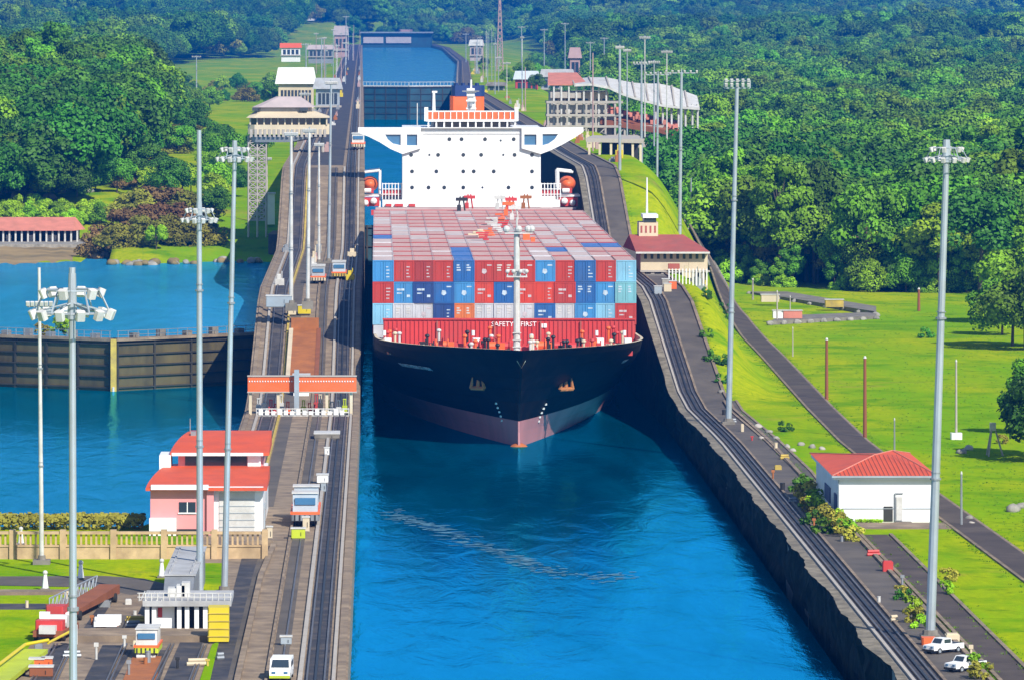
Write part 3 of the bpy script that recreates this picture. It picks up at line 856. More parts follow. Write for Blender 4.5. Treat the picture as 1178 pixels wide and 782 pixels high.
# foremast
k = MB(); mx = XAT(594.5, 655)
k.tube((mx, 655, 9.3), (mx, 655, 24.2), .42, .33, 10)
k.box(mx - .9, mx + .9, 654.2, 655.8, 9.3, 10.2)
for z in (10.8, 11.6, 12.4): k.box(mx - .5, mx + .5, 654.5, 654.62, z, z + .1)
fm = part(k, 'foremast', M['lamp_white'], smooth=False)
k = MB()
z = ZAT(318, 655); k.box(mx - 1.2, mx + 1.2, 654.3, 655.7, z - .1, z + .05)
for t in (-1.1, -.4, .4, 1.1): k.tube((mx + t, 654.4, z), (mx + t, 654.4, z + .8), .07); k.ball((mx + t, 654.3, z + .6), .26)
k.box(mx - 1.2, mx + 1.2, 654.35, 654.42, z + .75, z + .83)
z = 24.0; k.box(mx - 1.4, mx + 1.8, 654.3, 655.7, z - .1, z + .05)
for t in (-1.2, .2, 1.3, 1.7): k.ball((mx + t, 654.6, z + .45), .42)
k.tube((mx, 655, z), (mx, 655, z + 1.8), .1)
part(k, 'mast_platform', M['lamp_white'])
k = MB(); k.box(mx + .7, mx + 1.5, 654.0, 655.2, 23.2, 23.9); k.box(mx + 1.6, mx + 2.1, 654.0, 655.2, 23.0, 23.5)
part(k, 'mast_lamp', M['orange_paint'])

# ------------------------------------------------------------------ bridge house
HD = 890.0
def hx(px, D=HD): return XAT(px, D)
def hz_(py, D=HD): return ZAT(py, D)
house = MB()
hl, hr = hx(463), hx(622)
ztop = hz_(147); zlow = 9.3
house.box(hl, hr, HD, HD + 20, zlow, ztop - .02)
hs_ = part(house, 'bridge_house', M['ship_white'])
m = MB(); m.box(hx(440), hx(644), HD - 1.2, HD - .02, hz_(238), hz_(230)); m.box(hx(440), hx(644), HD + 20.02, HD + 24, 9.3, hz_(226))
part(m, 'lower_deckhouse', M['ship_white'])
m = MB(); m.box(hx(427), hx(668), HD - 3.2, HD - 2.6, hz_(247), hz_(241)); part(m, 'lashing_beam', M['red_paint'])
m = MB(); m.box(hx(432), hx(662), HD - 2.5, HD - 1.25, hz_(242), hz_(238.5)); part(m, 'hatch_coaming', M['roof_grey'])
# the wings: a pierced plate across the whole beam, with its deck
def rp(pts): return [(hx(a), hz_(c)) for a, c in pts]
outer = rp([(412, 147), (671, 147), (671, 152), (661, 159), (648, 166), (634, 173), (622.5, 177), (622.5, 158), (462.5, 158), (462.5, 177), (449, 171), (437, 163), (424, 157), (412, 153)])
holesL = [rp([(443, 155), (461, 155), (461, 167.5), (452, 166), (446, 161)])]
holesR = [rp([(625, 154.5), (642, 154.5), (638, 160), (631, 165), (625, 167)])]
for nm, o_, h_ in (('bridge_wing', rp([(412, 147), (484, 147), (484, 171), (463, 177.5), (449, 171.5), (437, 164), (424, 157.5), (412, 153)]), [rp([(443, 155), (461, 155), (461, 167.5), (452, 165.5), (446, 160.5)]), rp([(468, 155), (480, 155), (480, 167.5), (468, 167.5)])]),
                   ('bridge_wing', rp([(671, 147), (671, 152), (661, 158.5), (648, 166), (634, 173), (622, 177.5), (600, 171), (600, 147)]), [rp([(624, 154.5), (642, 154.5), (638, 160.5), (631, 165.5), (624, 167.5)]), rp([(603, 155), (617, 155), (617, 167), (603, 167)])])):
    m = MB(); m.plate_y(o_, h_, HD - .6, HD - .02)
    wing = part(m, nm, M['ship_white'])
    m = MB()
    xs_ = [p[0] for p in o_]
    m.box(min(xs_), max(xs_), HD - .02 if False else HD - .018, HD + 4, ztop - .5, ztop - .05)
    part(m, 'wing_deck', M['ship_white'], None)
    for h in h_:
        m = MB(); m.prism_y(h, HD - .28, HD - .22); part(m, 'window', M['blue_glass'])
m = MB(); m.box(hx(484), hx(600), HD - .6, HD - .02, ztop - .12, ztop); m.box(hx(486), hx(598), HD - .15, HD - .021, hz_(154.2), hz_(153.4)); part(m, 'visor', M['ship_white'])
def port(px, py, w=.62, h=.62):
    x, z = hx(px), hz_(py)
    k = MB(); k.prism_y([(x - w/2 + (w/2) * (1 - math.cos(a)), z + h/2 * math.sin(a)) if False else (x + w/2 * math.cos(a), z + h/2 * math.sin(a)) for a in [i * math.pi / 5 for i in range(10)]], HD - .05, HD + .1)
    k.build  # outline is a rounded pane
    o = part(k, 'porthole', M['dark_glass'])
for py, row in ((160.5, (517, 531, 558, 591)), (178.5, (473, 504, 533, 553.5, 592, 612)), (197.5, (474, 502, 533, 545, 568, 612)), (216, (474, 493, 511, 533, 585, 612))):
    for px in row: port(px, py)
for px, py in ((576, 162), (494, 178.5), (579, 178.5), (555, 216)): port(px, py, .34, .34)
for px in (452, 461): port(px, 234.5, .5, .4)
for px, w in ((447, .9), (459, 1.3), (474, 1.0)):
    k = MB(); k.box(hx(px) - w/2, hx(px) + w/2, HD - 1.8, HD - 1.25, hz_(237.5), hz_(234.5)); part(k, 'deck_box', M['red_paint'])
# monkey island: posts, orange railing
m = MB()
for px in [493 + i * 9.1 for i in range(12)]: m.box(hx(px) - .12, hx(px) + .12, HD + 2, HD + 2.3, ztop, hz_(139))
m.box(hx(490), hx(595), HD + 1.8, HD + 12, hz_(140.5), hz_(138.5))
part(m, 'top_deck', M['ship_white'])
m = MB(); m.box(hx(500), hx(588), HD + 5, HD + 11, ztop, hz_(140.5)); part(m, 'wheelhouse_rear', M['dark_glass'])
m = MB()
for i in range(15):
    a, c = 491 + i * 6.9, 491 + i * 6.9 + (6.6 if 4 <= i <= 9 else 5.8)
    m.box(hx(a), hx(c), HD + 1.9, HD + 2.0, hz_(137.8), hz_(129.5))
part(m, 'railing_panel', M['orange_paint'])
m = MB(); m.box(hx(490), hx(595), HD + 1.88, HD + 2.02, hz_(129.4), hz_(128)); 
for i in range(16): m.box(hx(491 + i * 6.9) - .06, hx(491 + i * 6.9) + .06, HD + 1.87, HD + 1.9, hz_(138), hz_(128.2))
for px in (490.5, 594.5): m.box(hx(px) - .3, hx(px) + .3, HD + 1.7, HD + 2.1, hz_(140), hz_(124))
part(m, 'railing', M['ship_white'])
m = MB(); m.box(hx(518, 912), hx(557, 912), 912, 920, ztop - 3, ZAT(111, 912), bev=.5); fu = part(m, 'funnel', M['orange_paint'])
m = MB(); m.box(hx(520, 912), hx(557.5, 912), 911.9, 920.1, ZAT(111, 912), ZAT(99, 912), bev=.5)
for i in range(4): m.tube((hx(525 + i * 8, 912), 915, ZAT(99, 912)), (hx(525 + i * 8, 912), 915, ZAT(96, 912)), .35)
part(m, 'funnel_top', M['blue_paint'])
m = MB(); m.box(hx(537.5, 896), hx(547, 896), 896, 897.2, ztop, ZAT(111, 896), bev=.2)
m.box(hx(537, 896), hx(546, 896), 895.6, 897.4, ZAT(111, 896), ZAT(102, 896)); m.tube((hx(542, 896), 896.5, ZAT(102, 896)), (hx(542, 896), 896.5, ZAT(92, 896)), .15)
for z in (ZAT(126, 896), ZAT(117, 896), ZAT(107, 896)): m.box(hx(537, 896) - .1, hx(547, 896) + .1, 895.5, 895.9, z, z + .25)
part(m, 'radar_mast', M['ship_white'])
m = MB(); m.box(hx(536, 896) - .6, hx(547, 896) + .6, 895.2, 895.5, ZAT(106, 896), ZAT(104.5, 896)); m.ball((hx(541, 896), 895.4, ZAT(122, 896)), .35); part(m, 'radar', M['steel_grey'])
m = MB(); m.tube((hx(499, 900), 900, ztop), (hx(499, 900), 900, ZAT(106, 900)), .35, .2); m.box(hx(497, 900), hx(503, 900), 899.8, 900.2, ZAT(107, 900), ZAT(105, 900)); m.tube((hx(496, 900), 900, ztop), (hx(499, 900), 900, ZAT(112, 900)), .09)
part(m, 'signal_mast', M['ship_white'])
m = MB(); m.tube((hx(480, 900), 900, ztop), (hx(480, 900), 900, ZAT(119, 900)), .08); part(m, 'aerial', M['lamp_white'])
# lifeboats on either side, with davits, and the side railings
for px, s in ((425.5, -1), (653, 1)):
    x, D = XAT(px, 894), 894
    m = MB()
    m.ball((0, 0, 0), 1.0, 1, 10, 8); m.v = [(x + v[0] * 1.35, D + 2 + v[1] * 3.6, ZAT(212, D) + v[2] * 1.25) for v in m.v]
    lb = part(m, 'lifeboat', M['orange_paint'], smooth=True)
    m = MB()
    for dy in (-1.8, 5.5):
        m.tube((x + s * .2 - s * 1.6, D + dy, 12), (x - s * 1.6, D + dy, ZAT(196, D)), .22); m.tube((x - s * 1.6, D + dy, ZAT(196, D)), (x + s * .8, D + dy, ZAT(198, D)), .2)
    m.box(x - 1.9, x + 1.9, D - 2.2, D + 6, ZAT(226, D), ZAT(224, D))
    part(m, 'davit', M['ship_white'])
    m = MB(); m.box(x - 1.5, x + 1.5, D - 2.4, D - 2.2, ZAT(237, D), ZAT(227, D)); m.box(x - .5, x + .6, D - 2.6, D - 2.3, ZAT(222, D), ZAT(216, D)); part(m, 'liferaft_rack', M['red_paint'])
    m = MB(); m.ball((x - s * .6, D - 2.7, ZAT(231, D)), .55); m.ball((x + s * .7, D - 2.7, ZAT(233, D)), .5); m.tube((x - .9, D - 2.6, ZAT(219, D)), (x + .2, D - 2.6, ZAT(219, D)), .35); part(m, 'liferaft', M['ship_white'])
for a, c in ((440, 462), (623, 645)):
    m = MB()
    for i in range(7):
        x = lerp(hx(a), hx(c), i / 6); m.tube((x, HD + 1, hz_(230)), (x, HD + 1, hz_(211)), .09, n=5)
    for py in (212, 218, 224): m.tube((hx(a), HD + 1, hz_(py)), (hx(c), HD + 1, hz_(py)), .07, n=5)
    part(m, 'side_railing', M['ship_white'])
    m = MB(); m.box(hx(a), hx(c), HD + 1.2, HD + 1.3, hz_(226), hz_(219)); part(m, 'side_panel', M['red_paint'])
# cranes and lashing gear standing in the well amidships
m = MB()
for d in (752, 780, 808, 836, 864):
    for px in range(0, 14): pass
LASH = [684 + 13.75 * i - .68 for i in range(1, 13)]
for d in LASH:
    m.box(CX - 15.9, CX + 15.9, d - .12, d + .12, 16.6, 16.8)
    for i in range(14): m.box(CX - 15.9 + i * 2.446 - .08, CX - 15.9 + i * 2.446 + .08, d - .1, d + .1, 9.3, 17.3)
part(m, 'lashing_bridge', M['red_paint'])

# ------------------------------------------------------------------ containers: every box that shows is a thing of its own
def container_meshes(L_, Wd=2.40, H=2.57):
    m = MB(); w = Wd / 2
    m.mat(1).box(-w, w, .06, L_ - .06, H - .13, H - .05)     # roof, faded
    m.mat(0)
    n = 14
    for s in (-1, 1):    # corrugated sides
        A, B = [], []
        k = int(L_ / .55)
        for i in range(k + 1):
            y = .08 + (L_ - .16) * i / k; x = s * (w - (.0 if i % 2 else .06))
            A.append((x, y, .12)); B.append((x, y, H - .1))
        m.strip(A, B)
    m.box(-w + .05, w - .05, L_ - .12, L_ - .06, .1, H - .1)
    for s in (-1, 1):
        m.box(s * w - .07, s * w + .07, .03, L_ - .03, 0, .14); m.mat(1).box(s * w - .07, s * w + .07, .03, L_ - .03, H - .10, H - .002); m.mat(0)
        for y in (.0, L_ - .14): m.box(s * w - .08, s * w + .08, y, y + .14, 0, H)
    m.box(-w + .08, w - .08, .01, .12, 0, .16); m.box(-w + .08, w - .08, .01, .12, H - .16, H - .001)
    m.box(-w + .02, w - .02, .05, L_ - .05, .02, .1)
    for i in range(9):   # roof ribs
        y = .6 + (L_ - 1.2) * i / 8; m.mat(1).box(-w + .12, w - .12, y - .25, y + .25, H - .05, H - .025)
    door = MB()
    door.box(-w + .09, -.02, .05, .11, .17, H - .17); door.box(.02, w - .09, .05, .11, .17, H - .17)
    for x in (-.95, -.3, .3, .95): door.tube((x, .03, .1), (x, .03, H - .1), .03, n=5)
    return m, door
BODY, DOOR = container_meshes(12.19)
cmesh = {}
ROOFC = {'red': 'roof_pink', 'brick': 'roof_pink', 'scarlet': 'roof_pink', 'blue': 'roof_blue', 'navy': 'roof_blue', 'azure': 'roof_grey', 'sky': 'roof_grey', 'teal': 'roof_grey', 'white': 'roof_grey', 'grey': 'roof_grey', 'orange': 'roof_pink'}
def cm_of(color, roof):
    key = (color, roof)
    if key not in cmesh:
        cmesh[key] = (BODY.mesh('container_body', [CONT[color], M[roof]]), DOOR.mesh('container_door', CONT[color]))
    return cmesh[key]
markm = {}
def mark_mesh(seed, mat):
    key = (seed, mat)
    if key in markm: return markm[key]
    rr = random.Random(seed); m = MB()
    style = seed % 4
    if style == 0:
        for i in range(3): m.box(-.9, -.9 + rr.uniform(.3, .7), .02, .048, 1.9 - i * .3, 2.06 - i * .3); m.box(.25, .25 + rr.uniform(.3, .6), .02, .048, 1.9 - i * .3, 2.06 - i * .3)
    elif style == 1:
        m.prism_y([(-.35, 1.1), (.0, .9), (.35, 1.15), (.2, 1.5), (-.2, 1.55)], .02, .048); m.box(.3, .9, .02, .048, 1.9, 2.05)
    elif style == 2:
        for i in range(4): m.box(.35, .35 + rr.uniform(.2, .55), .02, .048, .5 + i * .4, .62 + i * .4)
    else:
        m.box(-.8, .1, .02, .048, 1.5, 1.75); m.box(-.8, -.2, .02, .048, 1.1, 1.25); m.box(.4, .8, .02, .048, .7, 1.0)
    markm[key] = m.mesh('marking', mat); return markm[key]
ORD = ['first', 'second', 'third', 'fourth', 'fifth', 'sixth', 'seventh', 'eighth', 'ninth', 'tenth', 'eleventh', 'twelfth', 'thirteenth']
CW = 2.446
def col_x(c): return CX + (c - 6) * CW
COLN = {'red': 'red', 'brick': 'brick-red', 'scarlet': 'bright red', 'blue': 'blue', 'navy': 'dark blue', 'azure': 'light blue', 'sky': 'pale blue', 'teal': 'pale teal', 'white': 'white', 'grey': 'light grey', 'orange': 'orange'}
def container(c, y, z, color, label, roof=None, mark=None, dy=0, doors=True):
    body, door = cm_of(color, roof or ROOFC[color])
    e = empty('shipping_container', (col_x(c), y + dy, z), label, 'shipping container', 'containers stacked on the ship')
    for nm, me in (('container_body', body), ('door', door))[:2 if doors else 1]:
        o = bpy.data.objects.new(nm, me); COL.objects.link(o); o.parent = e
    if mark is not None:
        o = bpy.data.objects.new('marking', mark_mesh(mark, M['mark_pale'] if color in ('blue', 'navy', 'azure', 'sky', 'teal') else M['mark_faded'] if mark % 4 else M['lamp_white'])); COL.objects.link(o); o.parent = e
    return e
T1 = 'azure red brick red blue red red red azure red blue red sky'.split()
T2 = 'red azure navy blue azure scarlet blue scarlet scarlet red blue azure teal'.split()
T3 = 'sky grey grey navy orange grey grey grey blue grey azure sky red'.split()
Z1, Z2, Z3 = 17.0, 14.4, 11.8
rr = random.Random(21)
for tier, (row, z, tn) in enumerate(((T1, Z1, 'top'), (T2, Z2, 'second'), (T3, Z3, 'third'))):
    for c, color in enumerate(row):
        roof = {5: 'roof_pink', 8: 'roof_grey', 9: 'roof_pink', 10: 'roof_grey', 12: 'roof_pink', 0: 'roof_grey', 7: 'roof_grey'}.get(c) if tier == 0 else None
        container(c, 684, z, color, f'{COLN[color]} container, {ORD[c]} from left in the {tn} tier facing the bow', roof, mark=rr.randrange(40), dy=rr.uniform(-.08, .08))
TOPS = {}
rows_top = 12
for bay in range(1, 13):
    y = 684 + 13.75 * bay
    for c in range(13):
        well = False
        z = Z1 - (2.6 if well else 0)
        if bay <= 2:
            color = T1[c] if c in (4,) else rr.choice(['red', 'brick', 'red', 'white'])
            roof = 'roof_pink'
            if c in (0, 8): roof, color = 'roof_grey', 'white'
            if c in (4, 9) and (c == 4 or bay == 2): color, roof = 'blue', 'roof_blue'
            if c == 10: color, roof = ('grey', 'roof_grey')
        else:
            color, roof = rr.choice([('red', 'roof_pink'), ('grey', 'roof_grey'), ('red', 'roof_pink'), ('brick', 'roof_pink'), ('red', 'roof_pink')])
        if bay == 3 and c in (11, 12): color, roof = 'blue', 'roof_blue'
        if c == 0 and bay in (4, 5): color, roof = ('blue', 'roof_blue') if bay == 5 else ('white', 'roof_grey')
        part_of = 'front' if bay <= 2 else 'middle' if bay <= 7 else 'rear'
        rn = {'roof_pink': 'faded pink', 'roof_grey': 'pale grey', 'roof_blue': 'blue'}[roof]
        sunk = ', lowered beside the deck gear' if well else ''
        container(c, y, z, color, f'container with {rn} roof, {ORD[c]} from left in cargo row {bay + 1} counting from bow', roof, dy=0)
low = MB()
for bay in range(0, 13):
    y = 684 + 13.75 * bay
    for c in range(13):
        for t, z in enumerate((Z2, Z3, 9.35)):
            if bay == 0 and t < 2: continue
            low.mat(rr.choice((0, 0, 1, 2)))
            low.box(col_x(c) - 1.19, col_x(c) + 1.19, y + .03, y + 12.15, z + .02, z + (2.55 if z > 10 else 2.4))
tag(low.build('stacked_containers', [CONT['red'], CONT['blue'], CONT['grey']]), 'mass of further containers stowed under the top layer of cargo', 'cargo', kind='stuff')
# deck gear standing in the well between the rear stacks
def gear(px, D, seed):
    rr = random.Random(seed); x = XAT(px, D); z = Z1 + 2.6
    m = MB()
    for i in range(4): m.box(x + rr.uniform(-1.1, .6), x + rr.uniform(.7, 1.2), D + rr.uniform(0, .3), D + rr.uniform(.6, 2), z + i * .28, z + i * .28 + .2)
    return m, z
for i, (px, D, mt) in enumerate(((553, 745, 'red_paint'), (560, 760, 'orange_paint'), (568, 772, 'lamp_white'), (578, 790, 'red_paint'), (566, 800, 'lamp_white'), (572, 815, 'orange_paint'), (548, 755, 'cream'))):
    m, z = gear(px, D, i)
    part(m, 'lashing_platform', M[mt])
for i, (px, D, mt) in enumerate(((540, 868, 'red_paint'), (575, 866, 'lamp_white'), (588, 858, 'red_paint'), (585, 838, 'orange_paint'), (592, 820, 'lamp_white'), (531, 858, 'black_iron'), (605, 868, 'rust_panel'))):
    x = XAT(px, D); z = 19.6
    m = MB(); m.tube((x - .5, D, z), (x - .2, D, z + 2.2), .12); m.tube((x + .5, D, z), (x + .2, D, z + 2.2), .12); m.box(x - .9, x + .9, D - .3, D + .3, z + 1.5, z + 2.0); m.box(x - .7, x - .1, D - .5, D + .2, z, z + .9)
    part(m, 'lashing_gear', M[mt])
# ------------------------------------------------------------------ floodlight masts
def mast(bpx, bpy_, z, tpx, tpy, label, hw=2.6, style='ring', ring_py=None, r=.30, mat='steel_pale', name='floodlight_mast', D=None, base=True, group='floodlight masts'):
    p = P(bpx, bpy_, z) if D is None else Vector((XAT(bpx, D), D, z))
    top = Vector((XAT(tpx, p.y), p.y, ZAT(tpy, p.y)))
    e = empty(name, p, label, 'light mast', group)
    t = top - p
    m = MB()
    n = 4
    for i in range(n): m.tube(t * (i / n), t * ((i + 1) / n), lerp(r, r * .62, i / n), lerp(r, r * .62, (i + 1) / n), 10)
    m.build('pole', M[mat], e, smooth=False)
    m = MB()
    for k in (.33, .66): m.tube(t * k - Vector((0, 0, .07)), t * k + Vector((0, 0, .07)), r * 1.12, n=10); m.tube(t * (k + .012), t * (k + .014), r * .98, n=10)
    m.build('flange', M['steel_grey'], e)
    if base:
        m = MB(); m.box(-.7, .7, -.7, .7, -.6, .35); m.tube((0, 0, .3), (0, 0, .7), r * 1.7, r * 1.5, 10); m.build('footing', M['concrete_grey'], e)
    h = t if ring_py is None else Vector((t.x * (ZAT(ring_py, p.y) - z) / t.z, 0, ZAT(ring_py, p.y) - z))
    w = hw / 2
    m = MB()
    lamps = []
    if style == 'ring':
        ns = 12
        pts = [h + Vector((w * math.cos(2*math.pi*i/ns), w * math.sin(2*math.pi*i/ns), -.45)) for i in range(ns + 1)]
        m.path(pts, .05, 5)
        pts2 = [h + Vector((w * .72 * math.cos(2*math.pi*i/ns), w * .72 * math.sin(2*math.pi*i/ns), .35)) for i in range(ns + 1)]
        m.path(pts2, .04, 5)
        for i in range(0, ns, 2):
            m.tube(h + Vector((0, 0, -.1)), pts[i], .035, n=5); m.tube(pts[i], pts2[i], .035, n=5)
        m.tube(h + Vector((0, 0, -.7)), h + Vector((0, 0, .95)), r * .95, r * .7, 10)
        for i in range(ns):
            a = 2*math.pi*(i + .5)/ns; lamps.append((h + Vector((w * math.cos(a), w * math.sin(a), -.45)), a))
            if i % 2 == 0: lamps.append((h + Vector((w * .72 * math.cos(a), w * .72 * math.sin(a), .3)), a))
    elif style == 'frame':
        for z0 in (-.35, .45): m.box(h.x - w, h.x + w, -.12, .12, h.z + z0 - .06, h.z + z0 + .06)
        for x in (-w, -w * .5, 0, w * .5, w): m.box(h.x + x - .05, h.x + x + .05, -.1, .1, h.z - .35, h.z + .5)
        for k in (-1, 1):
            for i in range(5): lamps.append((h + Vector((lerp(-w * .85, w * .85, i / 4), -.25, .05 if k < 0 else .55)), -math.pi / 2))
    elif style == 'tee':
        m.box(h.x - w, h.x + w, -.12, .12, h.z - .12, h.z + .05); m.tube(h, h + Vector((0, 0, .6)), .1)
        for i in range(6): lamps.append((h + Vector((lerp(-w * .95, w * .95, i / 5), -.1, .25)), -math.pi / 2))
    if style != 'none':
        hd = m.build('lamp_frame', M['steel_pale'], e)
        lm = MB().box(-.03, .22, -.16, .16, -.2, .14, bev=.04)
        me = lm.mesh('floodlight', [M['lamp_white']])
        for q, a in lamps:
            o = bpy.data.objects.new('floodlight', me); COL.objects.link(o); o.parent = e
            o.location = q; o.rotation_euler = (0, R(22), a)
    return e
mast(1070, 735, 4, 1089, 176, 'tall leaning silver mast with a wide lamp ring, beside the white pickups on the right', 3.0, 'ring', r=.36)
mast(838, 488, 4, 848, 98, 'tall silver mast with a rectangular lamp frame on the grass bank right of the ship', 2.9, 'frame', r=.34)
mast(230, 692, 4, 229, 150, 'silver mast passing the pink building with its lamp ring lowered to mid height', 2.5, 'ring', 246, r=.29)
m_ = mast(258, 684, 4, 270, 176, 'silver mast with a ring of lamps at its top beside the pink building', 2.6, 'ring', r=.27)
mast(86, 0, 4, 83, 308, 'nearest and thickest silver mast at the left with a crowded lamp ring', 2.7, 'ring', 345, r=.19, D=203)
mast(48, 648, 4, 45, 308, 'thin pale mast standing on the lawn strip at far left', 2.0, 'tee', 352, r=.20, mat='lamp_white')
mast(335, 352, 13.2, 335, 156, 'white mast at the head of the ramp, left one of a close pair', 1.5, 'tee', r=.27, mat='lamp_white')
mast(354, 350, 13.4, 356, 152, 'white mast at the head of the ramp, right one of a close pair', 1.5, 'tee', r=.26, mat='lamp_white')
mast(378, 303, 14, 381, 97, 'blue-grey mast standing between the pale pair and the tow track', 1.6, 'tee', r=.24)
mast(781, 348, 5, 784, 84, 'tall silver mast with a wide cross-arm behind the red-roofed lock house', 5.0, 'tee', r=.34, D=880)
mast(713, 300, 8, 713, 56, 'slim silver mast rising behind the right edge of the cargo', 1.2, 'tee', r=.30, D=905)
mast(755, 262, 8, 757, 86, 'slim mast with short cross-arm on the grass slope by the visitor terrace', 4.4, 'tee', r=.26, D=960)
mast(738, 197, 20, 738, 74, 'short mast with lamp cross-arm in front of the long canopy roof', 2.9, 'tee', r=.26, D=1010)
mast(795, 283, 5, 795, 205, 'low grey post on the slope beside the dark hill road', 1.0, 'none', r=.18, D=1000, base=False)
mast(307, 234, 14, 307, 184, 'short white lamp post standing beside the tower trunk', 1.6, 'tee', r=.22, mat='lamp_white', D=1040)
mast(367, 300, 14, 367, 168, 'slender white post left of the blue-grey mast on the centre wall', 1.2, 'tee', r=.2, mat='lamp_white', D=800)
for px, y0, y1, D, zz in ((226, 92, 66, 2050, 20), (600, 68, 32, 2600, 25), (626, 66, 35, 2500, 24), (650, 66, 28, 2500, 24), (352, 100, 52, 1900, 24), (370, 95, 45, 2100, 24), (398, 75, 20, 2900, 25), (536, 72, 40, 3000, 25), (548, 95, 50, 2400, 25), (679, 75, 50, 2200, 22), (695, 62, 45, 2300, 22)):
    mast(px, y0, zz, px, y1, 'far thin lamp mast rising among the distant lock buildings', 3.2, 'tee', r=.28, D=D, base=False, group='far masts along the upper chambers')

# ------------------------------------------------------------------ gates
def gate_leaf(parent, a, c, z0, z1, mat, ribs=6, th=.9):
    a, c = Vector(a), Vector(c); d = c - a; L_ = d.length
    Mx = Matrix.Translation((a.x, a.y, 0)) @ Matrix.Rotation(math.atan2(d.y, d.x), 4, 'Z')
    m = MB(); m.box(0, L_, 0, th, z0, z1, Mx)
    lf = m.build('leaf', mat, parent)
    m = MB()
    for i in range(ribs):
        z = lerp(z0 + .5, z1 - .35, i / (ribs - 1)); m.box(.05, L_ - .05, -.28, -.004, z - .09, z + .09, Mx)
    for i in range(5):
        x = lerp(.3, L_ - .3, i / 4); m.box(x - .14, x + .14, -.24, -.002, z0, z1 - .02, Mx)
    m.build('girder', M['gate_dark'], lf)
    return Mx, L_, lf
gate = empty('lock_gate', (0, 0, 0), 'closed pair of dark olive lock gates holding back the left basin', 'lock gate')
for a, c in (((-52.5, 752), (-34.7, 741.5)), ((-34.4, 741.5), (-15.1, 757))):
    Mx, L_, lf = gate_leaf(gate, a, c, -1.5, 6.5, M['gate_olive'])
    m = MB(); m.box(-.1, L_ + .1, -.5, 1.6, 6.52, 6.85, Mx); m.build('walkway', M['concrete'], gate)
    m = MB()
    for i in range(16):
        x = lerp(.2, L_ - .2, i / 15); m.tube(Mx @ Vector((x, -.4, 6.85)), Mx @ Vector((x, -.4, 7.85)), .045, n=5)
    for z in (7.3, 7.85): m.tube(Mx @ Vector((0, -.4, z)), Mx @ Vector((L_, -.4, z)), .04, n=5)
    m.build('railing', M['steel_grey'], gate)
    m = MB()
    for i in range(5):
        x = lerp(1.5, L_ - 1.5, (i + .5) / 5); m.box(x - .5, x + .5, .3, 1.2, 6.85, 7.45 + .3 * (i % 2), Mx)
    m.build('machinery_box', M['steel_grey'] if a[0] < -40 else M['concrete_grey'], gate)
m = MB(); m.box(-34.95, -34.2, 740.6, 741.6, -1, 6.8); m.build('meeting_post', M['kerb_yellow'], gate)
m = MB(); m.box(-34.7, -34.45, 740.4, 740.58, -.9, .6); m.build('draught_mark', M['lamp_white'], gate)
o = MB().box(-57, -52.2, 744, 768, -5, 7.5).build('gate_pier', M['concrete']); tag(o, 'concrete pier holding the outer end of the left gates', 'pier')
shrub(2, -42.6, 757, 1.3, 'bushy plant growing at the walkway of the left gate', z=6.2)
shrub(3, -45.0, 754, .8, 'small yellowed plant growing on the gate walkway at far left', z=6.6)
g2 = empty('lock_gate', (0, 0, 0), 'teal lock gates across the channel far behind the ship', 'lock gate')
for a, c in (((-4.9, 1986), (11, 1980)), ((11.1, 1980), (27, 1986))):
    Mx, L_, lf = gate_leaf(g2, a, c, 10, 24.6, M['teal_gate'], 7)
    m = MB(); m.box(0, L_, -.4, 1.5, 24.62, 25.0, Mx)
    for i in range(14): m.tube(Mx @ Vector((L_ * i / 13, -.3, 25)), Mx @ Vector((L_ * i / 13, -.3, 26.2)), .09, n=5)
    m.tube(Mx @ Vector((0, -.3, 26.2)), Mx @ Vector((L_, -.3, 26.2)), .1, n=5)
    m.build('walkway', M['lamp_white'], g2)
g3 = empty('lock_gate', (0, 0, 0), 'lock gates between the chambers close behind the stern', 'lock gate')
gate_leaf(g3, (-2, 934), (15.6, 938), -2, 14.6, M['teal_gate']); gate_leaf(g3, (15.7, 938), (32.5, 934), -2, 14.6, M['teal_gate'])
far = empty('barrier', (0, 0, 0), 'dark barrier with grey panels closing the far end of the waterway', 'barrier')
m = MB(); m.box(-14, 47, 4832, 4838, 18, 35.2); m.build('wall', M['teal_gate'], far)
for a, c in ((418, 441), (444, 473)):
    m = MB(); m.box(XAT(a, 4830), XAT(c, 4830), 4830.5, 4832, ZAT(50, 4830), ZAT(43, 4830)); m.build('panel', M['roof_grey'], far)
m = MB(); m.box(-15, 48, 4828, 4840, 35.25, 36.4); m.build('walkway', M['steel_grey'], far)
o = MB().prism_z([(20, 4850), (28, 4850), (44, 5600), (14, 5600)], 20, 38).build('jetty', M['roof_pink']); tag(o, 'pale pink approach wall running into the haze beyond the barrier', 'jetty')

# ------------------------------------------------------------------ pink lock house
ph = empty('lock_house', (-14.5, 500, 4), 'pink and white two-storey house with curved red roofs beside the left basin', 'house')
def under(parent):
    off = Matrix.Translation(-parent.location)
    def f(mb, name, mats, par=None, smooth=False):
        o = mb.build(name, mats, par if par is not None else parent, smooth); o.data.transform(off); return o
    return f
pp = under(ph)
FD = 492.0
def fx(px, D=FD): return XAT(px, D)
def fz(py, D=FD): return ZAT(py, D)
m = MB(); m.box(fx(173), fx(246), FD, FD + 26, 3.9, fz(560)); pp(m, 'wall', M['pink_wall'])
m = MB(); m.box(fx(246) + .003, fx(302), FD + .3, FD + 26, 3.9, fz(559)); pp(m, 'wall', M['white_paint'])
m = MB(); m.box(fx(172), fx(203), FD - .7, FD - .003, 3.9, fz(595)); pp(m, 'porch', M['white_paint'])
m = MB(); m.box(fx(238), fx(246), FD - .35, FD - .003, 3.9, fz(563)); m.box(fx(228), fx(232), FD - .3, FD - .003, 3.9, fz(607)); pp(m, 'pilaster', M['pink_wall'])
